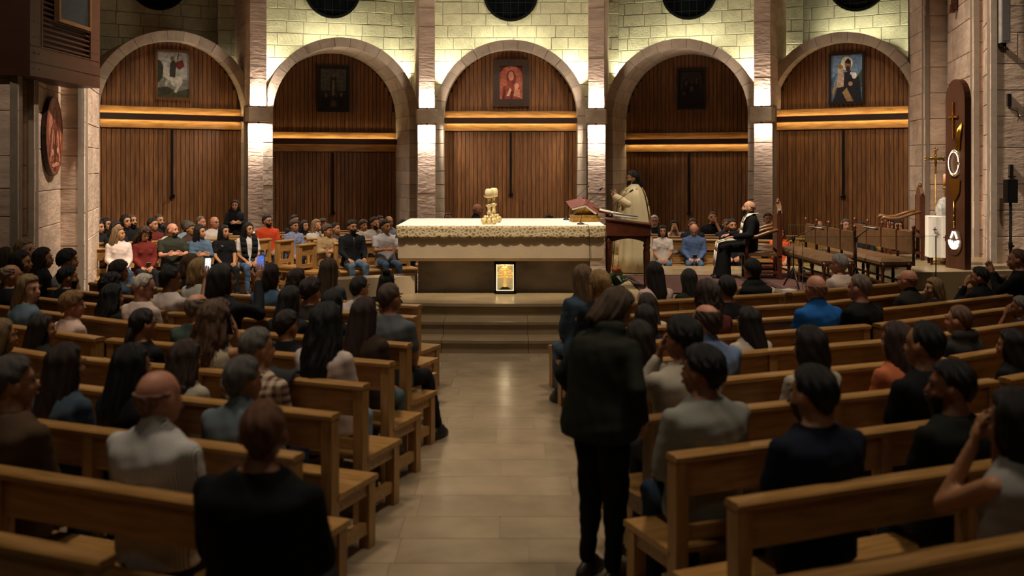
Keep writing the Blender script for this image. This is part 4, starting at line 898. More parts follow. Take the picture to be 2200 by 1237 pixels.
# ---- skeletons
ARMS = {'lap': ((.25, .02, .70), (.10, .23, .59)), 'knees': ((.255, .05, .71), (.15, .28, .61)), 'crossed': ((.245, .07, .73), (.02, .20, .755)), 'face': ((.19, .20, .80), (.065, .135, 1.03)),
        'phone': ((.27, .20, .86), (.23, .36, 1.10)), 'clasp': ((.20, .16, .78), (.035, .26, .97)), 'rest': ((.27, .02, .715), (.28, .27, .69)), 'down': ((.225, -.04, .69), (.22, .06, .46)),
        'pocket': ((.30, -.06, .71), (.25, .08, .54)), 'phone2': ((.2, .2, .86), (.08, .35, 1.10)), 'pray': ((.22, .08, .70), (.05, .28, .82)), 'up': ((.28, .16, .93), (.12, .14, 1.13))}
def skel(pose, sex, lean, hy, hp, stand, fat, lg='nat'):
    dz = .44 if stand else 0.0; sw = (.168 if sex == 'm' else .142) * (1 + (fat - 1) * .6)
    hip = np.array((0, 0, .53 + dz)); L = R(lean); cl, sl = math.cos(L), math.sin(L)
    def U(p):
        p = np.array(p, float) + (0, 0, dz); q = p - hip; return hip + np.array((q[0], q[1] * cl + q[2] * sl, -q[1] * sl + q[2] * cl))
    HM = Matrix.Translation(Vector(U((0, .005, 1.138)))) @ Matrix.Rotation(R(hy), 4, 'Z') @ Matrix.Rotation(R(-hp), 4, 'X')
    pa = pose if isinstance(pose, tuple) else (pose, pose)  # (left, right)
    arms = []
    for sx, pn in ((-1, pa[0]), (1, pa[1])):
        e_, w_ = ARMS[pn]; ax = min(1.0, sw / .172) * (.90 if not stand and pn in ('lap', 'knees', 'crossed', 'face', 'clasp') else 1.0); e_ = ((min(e_[0] * ax, sw + .024) if not stand and pn in ('lap', 'knees', 'crossed', 'face', 'clasp') else e_[0] * ax),) + e_[1:]; w_ = (w_[0] * (ax if pn in ('lap', 'knees', 'rest') else 1),) + w_[1:]; S = U((sx * sw, -.035, .932)); up = lambda p: (U((sx * p[0], p[1], p[2])) if (lean > 8 or stand) else np.array((sx * p[0], p[1], p[2] + dz)))
        arms.append((sx, S, up(e_), up(w_), pn))
    if stand: legs = [(sx, np.array((sx * .085, 0, .93)), np.array((sx * .095, .02, .50)), np.array((sx * .10, -.01, .08))) for sx in (-1, 1)]
    elif lg == 'nat': legs = [(sx, np.array((sx * .085, .02, .515)), np.array((sx * .115, .43, .50)), np.array((sx * .12, .44, .09))) for sx in (-1, 1)]
    else:                                                 # feet drawn back under the seat, as in a narrow pew
        legs = [(sx, np.array((sx * .08, -.01, .515)), np.array((sx * .10, .298, .50)), np.array((sx * .10, .268, .09))) for sx in (-1, 1)]
        if lg == 'wide': legs = [(sx, np.array((sx * .085, -.01, .515)), np.array((sx * .185, .268, .50)), np.array((sx * .19, .262, .09))) for sx in (-1, 1)]
        if lg == 'aisle': legs[1] = (1, np.array((.08, -.01, .515)), np.array((.16, .30, .50)), np.array((.235, .33, .09)))
    return U, HM, arms, legs
def torso(U, sex, g, fat, z0=.46, z1=2):
    m = sex == 'm'; S = [(.46, 0, .165, .12), (.55, -.005, .165, .118), (.65, -.02, .148, .108), (.74, -.03, .150, .106), (.83, -.035, .163 if m else .148, .112), (.89, -.035, .178 if m else .154, .110), (.935, -.036, .176 if m else .150, .098), (.972, -.036, .152 if m else .128, .082), (1.0, -.035, .115 if m else .098, .072), (1.025, -.032, .078 if m else .07, .064), (1.045, -.028, .06, .058)]
    rg = []
    for z, y, rx, ry in S:
        if z < z0 - .001 or z > z1: continue
        k = fat if z < .95 else 1 + (fat - 1) * .4
        c = U((0, y, z)); ex = U((1, y, z)) - c; ey = U((0, y + 1, z)) - c; rg.append((c, ex * (rx * k + g), ey * (ry * k + g)))
    return q_rings(rg, 20)
def head_parts(HM, U):
    M3 = HM.to_3x3(); P = []
    def h(c): return np.array(HM @ Vector(c))
    P.append(q_ell(h((0, -.012, .02)), (.076, .096, .098), M3, 16)); P.append(q_ell(h((0, .026, -.035)), (.060, .066, .083), M3, 14)); P.append(q_ell(h((0, .048, -.088)), (.036, .032, .028), M3))
    P.append(q_cap(h((0, .082, .015)), h((0, .103, -.026)), .009, .0135, 8)); P.append(q_ell(h((0, .066, .03)), (.052, .022, .013), M3)); P.append(q_ell(h((0, .084, -.058)), (.026, .014, .014), M3))
    for sx in (-1, 1): P.append(q_ell(h((sx * .080, -.008, -.012)), (.012, .022, .033), M3)); P.append(q_ell(h((sx * .036, .055, -.028)), (.024, .026, .026), M3))
    P.append(q_cap(h((0, -.022, -.05)), U((0, -.035, 1.0)), .052, .058)); return P
def hand(E_, W_, sx, pn):
    d = W_ - E_; d = d / np.linalg.norm(d)
    if pn in ('lap', 'knees', 'rest'): d = d * .6 + np.array((-sx * .15, .75, -.15)) * .6; d /= np.linalg.norm(d); nrm = np.array((0, .1, -1.0))
    elif pn in ('face', 'up', 'both'): d = np.array((-sx * .25, -.1, .95)); nrm = np.array((-sx * .8, -.5, 0))
    elif pn in ('pray', 'clasp'): d = np.array((-sx * .25, .35, .9)); nrm = np.array((-sx * 1.0, -.1, 0))
    elif pn in ('phone', 'phone2'): d = np.array((0, .2, .98)); nrm = np.array((-sx * .6, .8, 0))
    else: nrm = np.array((-sx * 1.0, 0, -.2))
    d = d / np.linalg.norm(d); nrm = nrm - d * np.dot(nrm, d); nrm /= np.linalg.norm(nrm); s = np.cross(d, nrm); c = W_ + d * .05
    M = Matrix((s, d, nrm)).transposed(); palm = q_ell(c, (.040, .055, .017), M, 12); ex = []
    for k, (o, l) in enumerate(((-.029, .062), (-.010, .074), (.010, .070), (.028, .055))):
        p0 = c + d * .035 + s * o; p1 = p0 + d * l * .5 + nrm * .006; p2 = p1 + d * l * .36 + nrm * l * .32
        ex += [q_cap(p0, p1, .0095, .0088, 7), q_cap(p1, p2, .0088, .0072, 7)]
    th = -1 if np.dot(s, (-sx, 0, 0)) < 0 else 1
    t0 = c - d * .015 + s * th * .032; t1 = t0 + s * th * .022 + d * .03 + nrm * .008; t2 = t1 + d * .028 + nrm * .008; ex += [q_cap(t0, t1, .012, .0105, 7), q_cap(t1, t2, .0105, .008, 7)]
    return palm, ex
def body_job(sk, key, sex, fat):
    U, HM, arms, legs = sk; P = [torso(U, sex, -.012, fat)] + head_parts(HM, U); ex = []
    for sx, S, E_, W_, pn in arms:
        P += [q_cap(S, E_, .046, .038), q_cap(E_, W_, .038, .026)]; a, b = hand(E_, W_, sx, pn); P.append(a); ex += b
    for sx, H_, K_, A_ in legs: P += [q_cap(H_, K_, .07, .05), q_cap(K_, A_, .05, .034), q_cap(A_, A_ + np.array((0, .11, -.045)), .032, .026)]
    return job(key, P, .0125, 3, 0, ex)
def top_job(sk, key, sex, fat, sleeve, opt):
    U, HM, arms, legs = sk; P = [torso(U, sex, .012, fat, z1=1.03)]
    for sx, S, E_, W_, pn in arms:
        if sleeve == 'long': P += [q_cap(S, E_, .060, .054), q_cap(E_, E_ + (W_ - E_) * .93, .054, .038)]
        elif sleeve == 'short': P += [q_cap(S, S + (E_ - S) * .62, .060, .060)]
        elif sleeve == 'three': P += [q_cap(S, E_, .060, .056), q_cap(E_, E_ + (W_ - E_) * .35, .056, .05)]
        else: P += [q_ell(S + np.array((-sx * .03, 0, 0)), (.05, .055, .05))]
    if 'collar' in opt: P.append(q_cap(U((0, -.034, 1.005)), U((0, -.03, 1.035)), .070, .064))
    if 'hood' in opt:
        for sx in (-1, 0, 1): P.append(q_ell(U((sx * .075, -.085 + abs(sx) * .03, 1.03)), (.07, .06, .05)))
    if 'long' in opt: P.append(q_rings([(U((0, 0, z)), np.array((rx, 0, 0)), np.array((0, rx * .72, 0))) for z, rx in ((.40, .255), (.48, .275), (.58, .25))], 16))
    if sex == 'f':
        for sx in (-1, 1): P.append(q_ell(U((sx * .065, .065, .83)), (.055, .036, .05)))
    return job(key, P, .0155, 4, .0017 if 'vest' not in opt else .001, None, 1 if 'vest' in opt else 0)
def bottom_job(sk, key, stand, lf=1.0):
    U, HM, arms, legs = sk; P = [q_rings([(np.array((0, -.005, z + (.42 if stand else 0))), np.array((rx * lf, 0, 0)), np.array((0, ry * lf, 0))) for z, rx, ry in ((.435, .15, .13), (.48, .178, .142), (.55, .178, .135), (.60, .165, .12))], 16)]
    for sx, H_, K_, A_ in legs: P += [q_cap(H_, K_, .088 * lf, .062 * lf), q_cap(K_, A_ + np.array((0, 0, .03)), .062 * lf, .048)]
    return job(key, P, .017, 3, .003)
# ---- heads: hair, beards, features in head space
def hair_mesh(name, fr=38, sd=-2, bk=-60, vol=.07, L=0, gap=75, curl=0, back=.04, wid=.12, te=90, amin=0, thick=.02, seed=1):
    r_ = np.random.default_rng(seed); nc = 72; nr = 18; C = np.array((0, -.012, .02)); RR = np.array((.078, .098, .100)) * (1 + vol); O = np.zeros((nr, nc, 3)); I = np.zeros((nr, nc, 3)); use = []
    ph = r_.uniform(0, 6.28, 4); rid = r_.normal(size=nc); rid = rid + .5 * np.roll(rid, 1)
    for j in range(nc):
        f = 2 * math.pi * j / nc; a = abs((math.degrees(f) + 180) % 360 - 180); use.append(a >= amin)
        e_ = np.interp(a, [0, 35, 62, 80, 105, 130, 180], [fr, fr - 2, fr * .5 + sd * .5 + 6, sd + 4, sd - 4, bk * .6 + sd * .4, bk]); hang = L > 0 and a > gap
        Lj = L * (1 - .10 * (1 - a / 180)) * (1 + .05 * math.sin(5 * f + ph[0]))
        for i in range(nr):
            t = i / (nr - 1)
            if not hang: el = te - (te - e_) * t; u = 0; k = 1 - .05 * max(0, t - .8) * 5
            else:
                if i < nr // 2: el = te - (te - 0) * i / (nr // 2 - 1); u = 0
                else: el = 0; u = (i - nr // 2 + 1) / (nr - nr // 2)
                k = 1
            E_ = R(el); base = np.array((math.cos(E_) * math.sin(f), math.cos(E_) * math.cos(f), math.sin(E_)))
            p = C + RR * base * k; q = C + RR * base * k * (1 - .16 * min(1, thick / .02))
            if u == 0 and el < 0:
                for w_, rm in ((p, .062), (q, .050)):
                    hx, hy_ = w_[0], w_[1] + .027; rr_ = math.hypot(hx, hy_)
                    if rr_ < rm: w_[0] *= rm / rr_; w_[1] = hy_ * rm / rr_ - .027
            if u > 0:
                z = C[2] - (Lj + C[2]) * u; s = (1 + wid * math.sin(min(1, u * 1.3) * math.pi * .6)) * (1 - .22 * u ** 4)
                yy = p[1]; bb = back * min(1, u * 1.4)
                if yy > -.02: yy = yy * (1 - .9 * min(1, u * .8)) - .02 * u
                p = np.array((p[0] * s, yy * (1 + .05 * u) - bb, z)); q = p * np.array((.72, 1, 1)) + np.array((0, .045 * (1 if p[1] < 0 else -.3), .0))
            n_ = (.5 + .5 * math.sin(9 * f + 14 * t + ph[1])) * .005 + (.0026 if thick > .01 else 0) * rid[j] * min(1, 2.5 * t) + curl * r_.normal() * (.4 + t)
            out = np.array((base[0], base[1], base[2] * (0 if u else 1))); O[i, j] = p + out * n_; I[i, j] = q
    V = np.concatenate([O.reshape(-1, 3), I.reshape(-1, 3)]); N = nr * nc; F = []
    for j in range(nc):
        k = (j + 1) % nc
        if not (use[j] and use[k]): 
            continue
        for i in range(nr - 1): F.append((i * nc + j, i * nc + k, (i + 1) * nc + k, (i + 1) * nc + j)); F.append((N + i * nc + k, N + i * nc + j, N + (i + 1) * nc + j, N + (i + 1) * nc + k))
        b = (nr - 1) * nc; F.append((b + j, b + k, N + b + k, N + b + j)); F.append((k, j, N + j, N + k))
        for edge in (j, k):
            if amin and not (use[(edge + 1) % nc] and use[(edge - 1) % nc]):
                for i in range(nr - 1): F.append((i * nc + edge, (i + 1) * nc + edge, N + (i + 1) * nc + edge, N + i * nc + edge))
    return V, F
def pmesh(name, V, F, parts=()):
    if parts: v2, f2 = q_join(list(parts)); F = list(F) + [tuple(i + len(V) for i in q) for q in f2]; V = np.concatenate([V, v2]) if len(V) else v2
    me = bpy.data.meshes.new(name); me.from_pydata(np.asarray(V).tolist(), [], F); me.polygons.foreach_set('use_smooth', [True] * len(F)); me.update(); return me
HAIR = {}
def hair_style(s):
    if s in HAIR: return HAIR[s]
    H = lambda parts=(), **k: pmesh('hair', *hair_mesh(s, **k), parts)
    me = None
    if s == 'short': me = H(vol=.09)
    elif s == 'short2': me = H(vol=.14, fr=32, bk=-62, curl=.002, seed=4)
    elif s == 'buzz': me = H(vol=.03, fr=42, bk=-56, thick=.008)
    elif s == 'receding': me = H(vol=.05, fr=62, sd=0, bk=-58, seed=3)
    elif s == 'bald': me = H(vol=.02, te=5, sd=0, fr=0, bk=-58, amin=76, thick=.012)
    elif s == 'baldtop': me = H(vol=.06, te=34, sd=0, fr=20, bk=-58, amin=66, thick=.015)
    elif s == 'bob': me = H(vol=.16, L=.13, gap=62, back=.01, wid=.10)
    elif s == 'bobcurly': me = H(vol=.24, L=.12, gap=60, back=.01, wid=.14, curl=.007, seed=6)
    elif s == 'shortf': me = H(vol=.2, fr=28, sd=-8, bk=-48, curl=.003, seed=8)
    elif s == 'long': me = H(vol=.13, L=.30, gap=66, back=.055, wid=.16)
    elif s == 'longfront': me = H(vol=.13, L=.27, gap=58, back=.03, wid=.10, seed=5)
    elif s == 'xlong': me = H(vol=.15, L=.42, gap=66, back=.065, wid=.26, seed=2)
    elif s == 'thick': me = H(vol=.26, L=.36, gap=66, back=.06, wid=.35, curl=.004, seed=12)
    elif s == 'curly': me = H(vol=.28, L=.33, gap=60, back=.05, wid=.45, curl=.012, seed=9)
    elif s == 'afro': me = H(vol=.34, fr=25, sd=-12, bk=-50, curl=.010, seed=10)
    elif s == 'bun': me = H([q_ell((0, -.125, .045), (.05, .042, .05))], vol=.07, bk=-56)
    elif s == 'topbun': me = H([q_ell((.02, -.06, .135), (.045, .045, .035))], vol=.09, L=.20, gap=75)
    elif s == 'pony': me = H([q_cap((0, -.11, .04), (0, -.15, .0), .028, .036), q_cap((0, -.15, .0), (0, -.15, -.16), .038, .018)], vol=.06, bk=-56)
    elif s == 'claw': me = H([q_cap((-.01, -.115, .05), (.01, -.12, -.03), .045, .04), q_cap((-.07, -.02, -.02), (-.075, -.03, -.17), .02, .012)], vol=.12, bk=-44, curl=.002)
    elif s == 'tail': me = H([q_cap((0, -.10, -.03), (0, -.13, -.10), .03, .03), q_cap((0, -.13, -.1), (.0, -.15, -.18), .03, .014)], vol=.06)
    HAIR[s] = me; return me
def beard_mesh(k):
    C = np.array((0, .026, -.035)); RR = np.array((.064, .070, .088)) * (1 + .04 * k); V = []; F = []; nf, ne = 18, 9
    for i in range(ne):
        for j in range(nf):
            f = R(-88 + 176 * j / (nf - 1)); a = abs(math.degrees(f)); top = -4 if a > 40 else -16; el = R(top - (78 + top) * i / (ne - 1)); p = C + RR * np.array((math.cos(el) * math.sin(f), math.cos(el) * math.cos(f), math.sin(el)))
            if i > 2: p = p + np.array((0, .012 * k, -.012 * k)) * min(1, (i - 2) / 4)
            V.append(p)
    n = len(V); V = np.array(V); V = np.concatenate([V, C + (V - C) * .86])
    for i in range(ne - 1):
        for j in range(nf - 1): q = (i * nf + j, i * nf + j + 1, (i + 1) * nf + j + 1, (i + 1) * nf + j); F += [q, tuple(n + x for x in q[::-1])]
    for j in range(nf - 1): F += [(j, j + 1, n + j + 1, n + j)]; b = (ne - 1) * nf; F += [(b + j, b + j + 1, n + b + j + 1, n + b + j)]
    return pmesh('beard', V, F, [q_cap((-.028, .098, -.042), (0, .104, -.04), .007, .008, 6), q_cap((.028, .098, -.042), (0, .104, -.04), .007, .008, 6)])
BEARD = {'stubble': beard_mesh(.2), 'full': beard_mesh(1.3)}
EYE = pmesh('eye', np.zeros((0, 3)), [], [q_ell((0, 0, 0), (.0125, .007, .0065))]); BROW = pmesh('eyebrow', np.zeros((0, 3)), [], [q_cap((-.018, 0, -.002), (.004, .004, .003), .0035, .005, 6), q_cap((.004, .004, .003), (.02, .0, 0), .005, .0035, 6)])
MOUTH = pmesh('mouth', np.zeros((0, 3)), [], [q_ell((0, .003, .003), (.022, .006, .004)), q_ell((0, .002, -.005), (.02, .006, .005))])
def glasses_mesh():
    mb = MB()
    for sx in (-1, 1):
        mb.tube([(sx * .034 + .026 * math.cos(t), .098, .008 + .02 * math.sin(t)) for t in np.linspace(0, 2 * math.pi, 15)], .0028, 5); mb.tube([(sx * .06, .096, .014), (sx * .083, .05, .014), (sx * .084, -.01, .008)], .0026, 5)
    mb.tube([(-.008, .099, .012), (.008, .099, .012)], .0026, 5); return mb.mesh('glasses')
GLASSES = glasses_mesh()
SHOE = pmesh('shoe', np.zeros((0, 3)), [], [q_rings([(np.array((0, .04, z)), np.array((rx, 0, 0)), np.array((0, ry, 0))) for z, rx, ry in ((0, .043, .128), (.02, .047, .134), (.045, .044, .125), (.07, .036, .085), (.10, .036, .055))], 14)])
def fab(c, pat=None, sheen=.0):
    key = 'cloth_%s_%s' % (c, pat)
    if key in MATS: return MATS[key]
    if pat is None: return mat(key, c, .88, var=.10, scale=6, bump=.12, bscale=120, spec=.2, objvar=.04)
    if pat == 'denim': return mat(key, c, .9, var=.35, scale=7, bump=.25, bscale=160, spec=.2, objvar=.05)
    m, n, L, b = newmat(key); b.inputs['Roughness'].default_value = .9; b.inputs['Specular IOR Level'].default_value = .2; tc = n.new('ShaderNodeTexCoord')
    if pat in ('plaid', 'check', 'stripe'):
        out = None; sc_ = {'plaid': 7, 'check': 26, 'stripe': 34}[pat]
        for ax in (('X', 'Z') if pat != 'stripe' else ('X',)):
            w_ = n.new('ShaderNodeTexWave'); w_.bands_direction = ax; w_.inputs['Scale'].default_value = sc_; L.new(tc.outputs['Object'], w_.inputs['Vector'])
            r = n.new('ShaderNodeValToRGB'); L.new(w_.outputs['Fac'], r.inputs[0]); r.color_ramp.elements[0].position = .35; r.color_ramp.elements[1].position = .55
            r.color_ramp.elements[0].color = lin(c); r.color_ramp.elements[1].color = lin('#b9a48c') if pat == 'plaid' else lin('#cfc8bd')
            if out is None: out = r.outputs[0]
            else: mx = n.new('ShaderNodeMixRGB'); mx.inputs[0].default_value = .5; L.new(out, mx.inputs[1]); L.new(r.outputs[0], mx.inputs[2]); out = mx.outputs[0]
    else:
        v = n.new('ShaderNodeTexVoronoi'); v.inputs['Scale'].default_value = 26; L.new(tc.outputs['Object'], v.inputs['Vector']); r = n.new('ShaderNodeValToRGB'); L.new(v.outputs[0], r.inputs[0])
        r.color_ramp.elements[0].color = lin('#3e3c44') if pat == 'floral' else lin('#8f8a84'); r.color_ramp.elements[1].color = lin(c); r.color_ramp.elements[1].position = .5; out = r.outputs[0]
    L.new(out, b.inputs['Base Color']); MATS[key] = m; return m
def hairmat(c): return mat('hair_' + c, c, .5, var=.45, scale=5, stretch=(14, 14, 1.2), bump=.5, bscale=30, spec=.35)
SKIN = {k: mat('skin_' + k, c, .55, var=.07, scale=14, spec=.35) for k, c in (('a', '#b98a6c'), ('b', '#a0714f'), ('c', '#84563a'), ('r', '#b07a60'))}
SKC = {'a': '#b98a6c', 'b': '#a0714f', 'c': '#84563a', 'r': '#b07a60'}
def mixhex(a, b, t): return '#' + ''.join('%02x' % int(int(a[i:i + 2], 16) * (1 - t) + int(b[i:i + 2], 16) * t) for i in (1, 3, 5))
EYEM = mat('eye_dark', '#120c09', .2, var=0); LIPM = {k: mat('lip_' + k, c, .5, var=0) for k, c in (('m', '#7e4a3c'), ('f', '#8e4038'))}
PEOPLE = []; USED = {}
def place(x, y, atk, sex, nominal):
    """pixel of the head top + the row it sits in -> head position on the floor plan, facing, scale"""
    k = (x - CX) / FPX; best = None
    key, idx = (atk, None) if not isinstance(atk, tuple) else atk
    for ri, row in enumerate(ROWS[key]):
        if idx is not None and ri != idx: continue
        for si, (A, B, rz) in enumerate(row):
            f = Vector((-math.sin(rz), math.cos(rz))); off = .215 if key in 'LR' else 0.0; a = A + f * off; d = (B - A)
            den = d.x - k * d.y
            if abs(den) < 1e-6: continue
            t = (k * a.y - a.x) / den
            if not (-.12 < t < 1.12): continue
            t = min(max(t, -.0), 1.0) if key not in 'LR' else min(max(t, 0.0), 1.0); p = a + d * t; ht = CH - (y - HY) * p.y / FPX; cost = abs(ht - nominal) + (.02 if not 0 <= t <= 1 else 0) + (.05 if si and row is not None and t < 0 else 0)
            if best is None or cost < best[0]: best = (cost, p, rz, ht, ri, si)
    return best
def person(label, x, y, atk, sex='m', hair='short', hc='#15100c', top='#222222', sleeve='long', bot='#16161a', pose='lap', hy=0, hp=0, skin='b', opt=(), lean=0, fat=1.08, z=None, rz=None, stand=False, fl=0.0, beard=None, bc=None, gl=False, pat=None, bpat=None, kind='shirt', group=None, robe=None, sc=None, shoe='#14100e', child=False, lg='pew'):
    PEOPLE.append(dict(locals()))
def seat_rows():
    groups = {}
    for s in PEOPLE:
        if s['rz'] is not None: continue
        nom = 1.275 * (1 if s['sex'] == 'm' else .955) * (.86 if s['child'] else 1); b = place(s['x'], s['y'], s['atk'], s['sex'], nom)
        if b is None: print('NOROW', s['label']); continue
        key = s['atk'] if not isinstance(s['atk'], tuple) else s['atk'][0]; A, B, rz = ROWS[key][b[4]][b[5]]; u = (B - A).normalized()
        s['seat'] = [b, u, (b[1] - A).dot(u), (B - A).length, (.475 if s['sex'] == 'm' else .42) * (1 + .5 * (s['fat'] - 1.08)) * (.85 if s['child'] else 1) * max(.9, min(1.12, b[3] / 1.27))]
        groups.setdefault((key, b[4], b[5]), []).append(s)
    for g, ps in groups.items():
        ps.sort(key=lambda s: s['seat'][2]); t = [s['seat'][2] for s in ps]
        for _ in range(60):
            for a in range(len(ps) - 1):
                m = (ps[a]['seat'][4] + ps[a + 1]['seat'][4]) / 2 - (t[a + 1] - t[a])
                if m > 0: t[a] -= m / 2; t[a + 1] += m / 2
        for s, tt in zip(ps, t):
            b, u, t0, _, _ = s['seat']; q = b[1] + u * (tt - t0); s['pt'] = (q, b[2], CH - (s['y'] - HY) * q.y / FPX, g)
            if abs(tt - t0) > .05: print('NUDGE %.2f m %d px' % (tt - t0, q.x / q.y * FPX - b[1].x / b[1].y * FPX), s['label'][:50], g)
def assemble():
    seat_rows()
    for s in PEOPLE:
        sex = s['sex']; nom = (1.70 if s['stand'] else 1.275) * (1 if sex == 'm' else .955) * (.86 if s['child'] else 1)
        if s['rz'] is None:
            p, rz, ht, info = s['pt']
        else: p = on(s['x'], s['y'], s['z']).xy; ht = on(s['x'], s['y'], s['z']).z - s['fl']; rz = R(s['rz']); info = 'free'
        base = 1.263 + (.44 if s['stand'] else 0); hz = base * math.cos(R(s['lean'])) if not s['lean'] else (.53 + (.44 if s['stand'] else 0)) + .73 * math.cos(R(s['lean']))
        scl = s['sc'] or max(.8, min(1.16, ht / hz)); s['scl'] = scl
        if abs(scl - ht / hz) > .005 or scl < .86 or scl > 1.1: print('SCALE %.2f want %.2f' % (scl, ht / hz), s['label'], info, '%.2f' % p.y)
        f = Vector((-math.sin(rz), math.cos(rz))); hyo = math.sin(R(s['lean'])) * .63 * scl
        s['loc'] = (p.x - f.x * hyo, p.y - f.y * hyo, s['fl']); s['rzz'] = rz
        hy = 15 * round(s['hy'] / 15); hp = 10 * round(s['hp'] / 10); st = s['stand']; fat = s['fat']; o_ = tuple(sorted(s['opt']))
        lg = s['lg']; sk = skel(s['pose'], sex, s['lean'], hy, hp, st, fat, lg); s['HM'] = sk[1]; bk = (s['pose'], sex, s['lean'], st, fat, lg)
        s['kb'] = body_job(sk, ('body',) + bk + (hy, hp), sex, fat); s['kt'] = top_job(sk, ('shirt',) + bk + (s['sleeve'], o_), sex, fat, s['sleeve'], o_) if s['robe'] is None else None
        s['kl'] = bottom_job(sk, ('trousers', st, fat > 1.3, lg), st, 1.32 if fat > 1.3 else 1.0) if s['robe'] is None else None; s['legs'] = sk[3]; s['sk'] = sk
    run_jobs()
    for s in PEOPLE:
        e = tag(empty('person', s['loc'], s['rzz']), s['label'], 'person', s['group']); e.scale = (s['scl'],) * 3; s['obj'] = e; HM = s['HM']
        bd = link('body', DONE[s['kb']], SKIN[s['skin']], e)
        if s['kt']: link(s['kind'], DONE[s['kt']], fab(s['top'], s['pat']), e)
        if s['kl']: link('trousers', DONE[s['kl']], fab(s['bot'], s['bpat']), e)
        if s['robe'] is None or s['robe'] == 'cassock':
            for sx, H_, K_, A_ in s['legs']: link('shoe', SHOE, mat('shoe_' + s['shoe'], s['shoe'], .5), e, (A_[0], A_[1] - .01, 0), rz=R(-6 * sx))
        def put(nm, me, m, M=Matrix(), par=None):
            o = link(nm, me, m, par or e); o.matrix_local = HM @ M; return o
        if hair_style(s['hair']): put('hair', HAIR[s['hair']], hairmat(mixhex(s['hc'], SKC[s['skin']], {'bald': .55, 'buzz': .25, 'baldtop': .2}.get(s['hair'], 0))))
        for sx in (-1, 1): put('eye', EYE, EYEM, Matrix.Translation((sx * .031, .0785, .010)), bd); put('eyebrow', BROW, hairmat(s['hc'] if s['hair'] not in (None,) else '#15100c'), Matrix.Translation((sx * .032, .0845, .031)) @ Matrix.Scale(sx, 4, (1, 0, 0)), bd)
        put('mouth', MOUTH, LIPM[s['sex']], Matrix.Translation((0, .094, -.058)), bd)
        if s['beard']: put('beard', BEARD[s['beard']], hairmat(s['bc'] or s['hc']), Matrix(), bd)
        if s['gl']: put('glasses', GLASSES, BLACKP)
P = person
BLK = '#0b0b0d'
# ---- pews on the side of the oval icon, seen from behind
P('bald man in a black long-sleeved top sitting at the aisle end', 565, 858, None, hair='buzz', hc='#54341f', top='#060607', skin='c', z=3.92, rz=-14, hy=15, fat=1.3)
P('balding white-haired man in a pale blue-grey dress shirt', 342, 790, ('L', 1), hair='bald', hc='#4a4038', top='#7f8284', skin='r', opt=('collar',), fat=1.1, hy=-15, pat='stripe')
P('grey-haired man in a brown long-sleeved shirt', 28, 764, ('L', 1), hair='short', hc='#4b4641', top='#4a3826', skin='b', fat=1.12, hy=-30, bot='#35455a', bpat='denim')
P('grey-haired man in a blue-grey polo in front of the bald man in black', 524, 765, ('L', 2), hair='short', hc='#4e4a45', top='#5f6a70', sleeve='short', skin='c', opt=('collar',), hy=-15, fat=1.06, bot='#1d2633')
P('long brown-haired woman in a faded denim jacket', 142, 740, ('L', 2), 'f', 'xlong', '#2a1a10', '#3e4c58', pat='denim', hy=-20, kind='jacket')
P('woman with straight black hair in a black top beside the denim jacket', 285, 740, ('L', 2), 'f', 'long', '#0a0807', BLK, hy=-10)
P('woman with messy brown hair and a cream ruffled top', 400, 735, ('L', 3), 'f', 'thick', '#33231a', '#a39a86', sleeve='short', hy=-10)
P('grey-haired man in a plaid shirt', 553, 704, ('L', 3), hair='short', hc='#5b5650', top='#5a4032', pat='plaid', skin='b', hy=-35, bot='#20304a', bpat='denim', fat=1.05)
P('curly light-brown-haired woman in a sleeveless cream top, hand at face', 465, 650, ('L', 4), 'f', 'curly', '#4d3420', '#b0a48c', sleeve='none', pose=('lap', 'face'), hy=-15, skin='b')
P('woman with black straight hair in a white blouse', 702, 655, ('L', 4), 'f', 'thick', '#070505', '#b3a298', sleeve='short', hy=-5, bot='#5f7488', bpat='denim', opt=('collar',), fat=1.12)
P('long brown-haired woman in a brown jacket next to the white blouse', 785, 640, ('L', 5), 'f', 'xlong', '#2a1a10', '#33271d', hy=-10, kind='jacket', bot='#3d4d52')
P('grey-haired man in a grey T-shirt at the aisle end', 838, 607, ('L', 6), hair='buzz', hc='#2a2521', top='#4c5054', sleeve='short', bot='#0d0d10', skin='c', hy=-10, fat=1.1, lg='aisle')
P('boy with dark brown hair in a black top', 617, 667, ('L', 5), 'm', 'short2', '#1d120b', BLK, child=True, hy=-10)
P('woman with dark brown wavy hair in a dark grey top', 637, 615, ('L', 6), 'f', 'long', '#16100c', '#191a1d', hy=-20)
P('woman with black hair in a black top in front of the white blouse', 703, 622, ('L', 6), 'f', 'long', '#060505', BLK, hy=-5)
P('bald grey-fringed man in an olive shirt', 425, 628, ('L', 5), hair='baldtop', hc='#5c554c', top='#39453a', skin='r', hy=-10)
P('white-haired man with glasses in a white T-shirt looking down', 305, 588, ('L', 6), hair='receding', hc='#b9b0a4', top='#bfa99c', sleeve='short', gl=True, hy=-40, hp=25, skin='r', fat=1.08)
P('dark-haired man in a white T-shirt filming with a phone', 367, 572, ('L', 7), hair='short', hc='#0b0908', top='#b5a59c', sleeve='short', pose=('lap', 'phone2'), hy=-20, skin='c', lg='wide')
P('grey-streaked man in a dark jacket holding up a phone', 478, 568, ('L', 6), hair='bob', hc='#1d1914', top='#15171a', pose=('lap', 'phone2'), hy=-25, skin='b', kind='jacket')
P('blonde woman in a pale top behind the raised phone', 460, 556, ('L', 8), 'f', 'bob', '#8f7247', '#a8a598', hy=-15, lg='wide')
P('woman with light brown bob and raised hands', 410, 546, ('L', 9), 'f', 'bob', '#4a3521', '#111214', pose=('lap', 'clasp'), hy=-20)
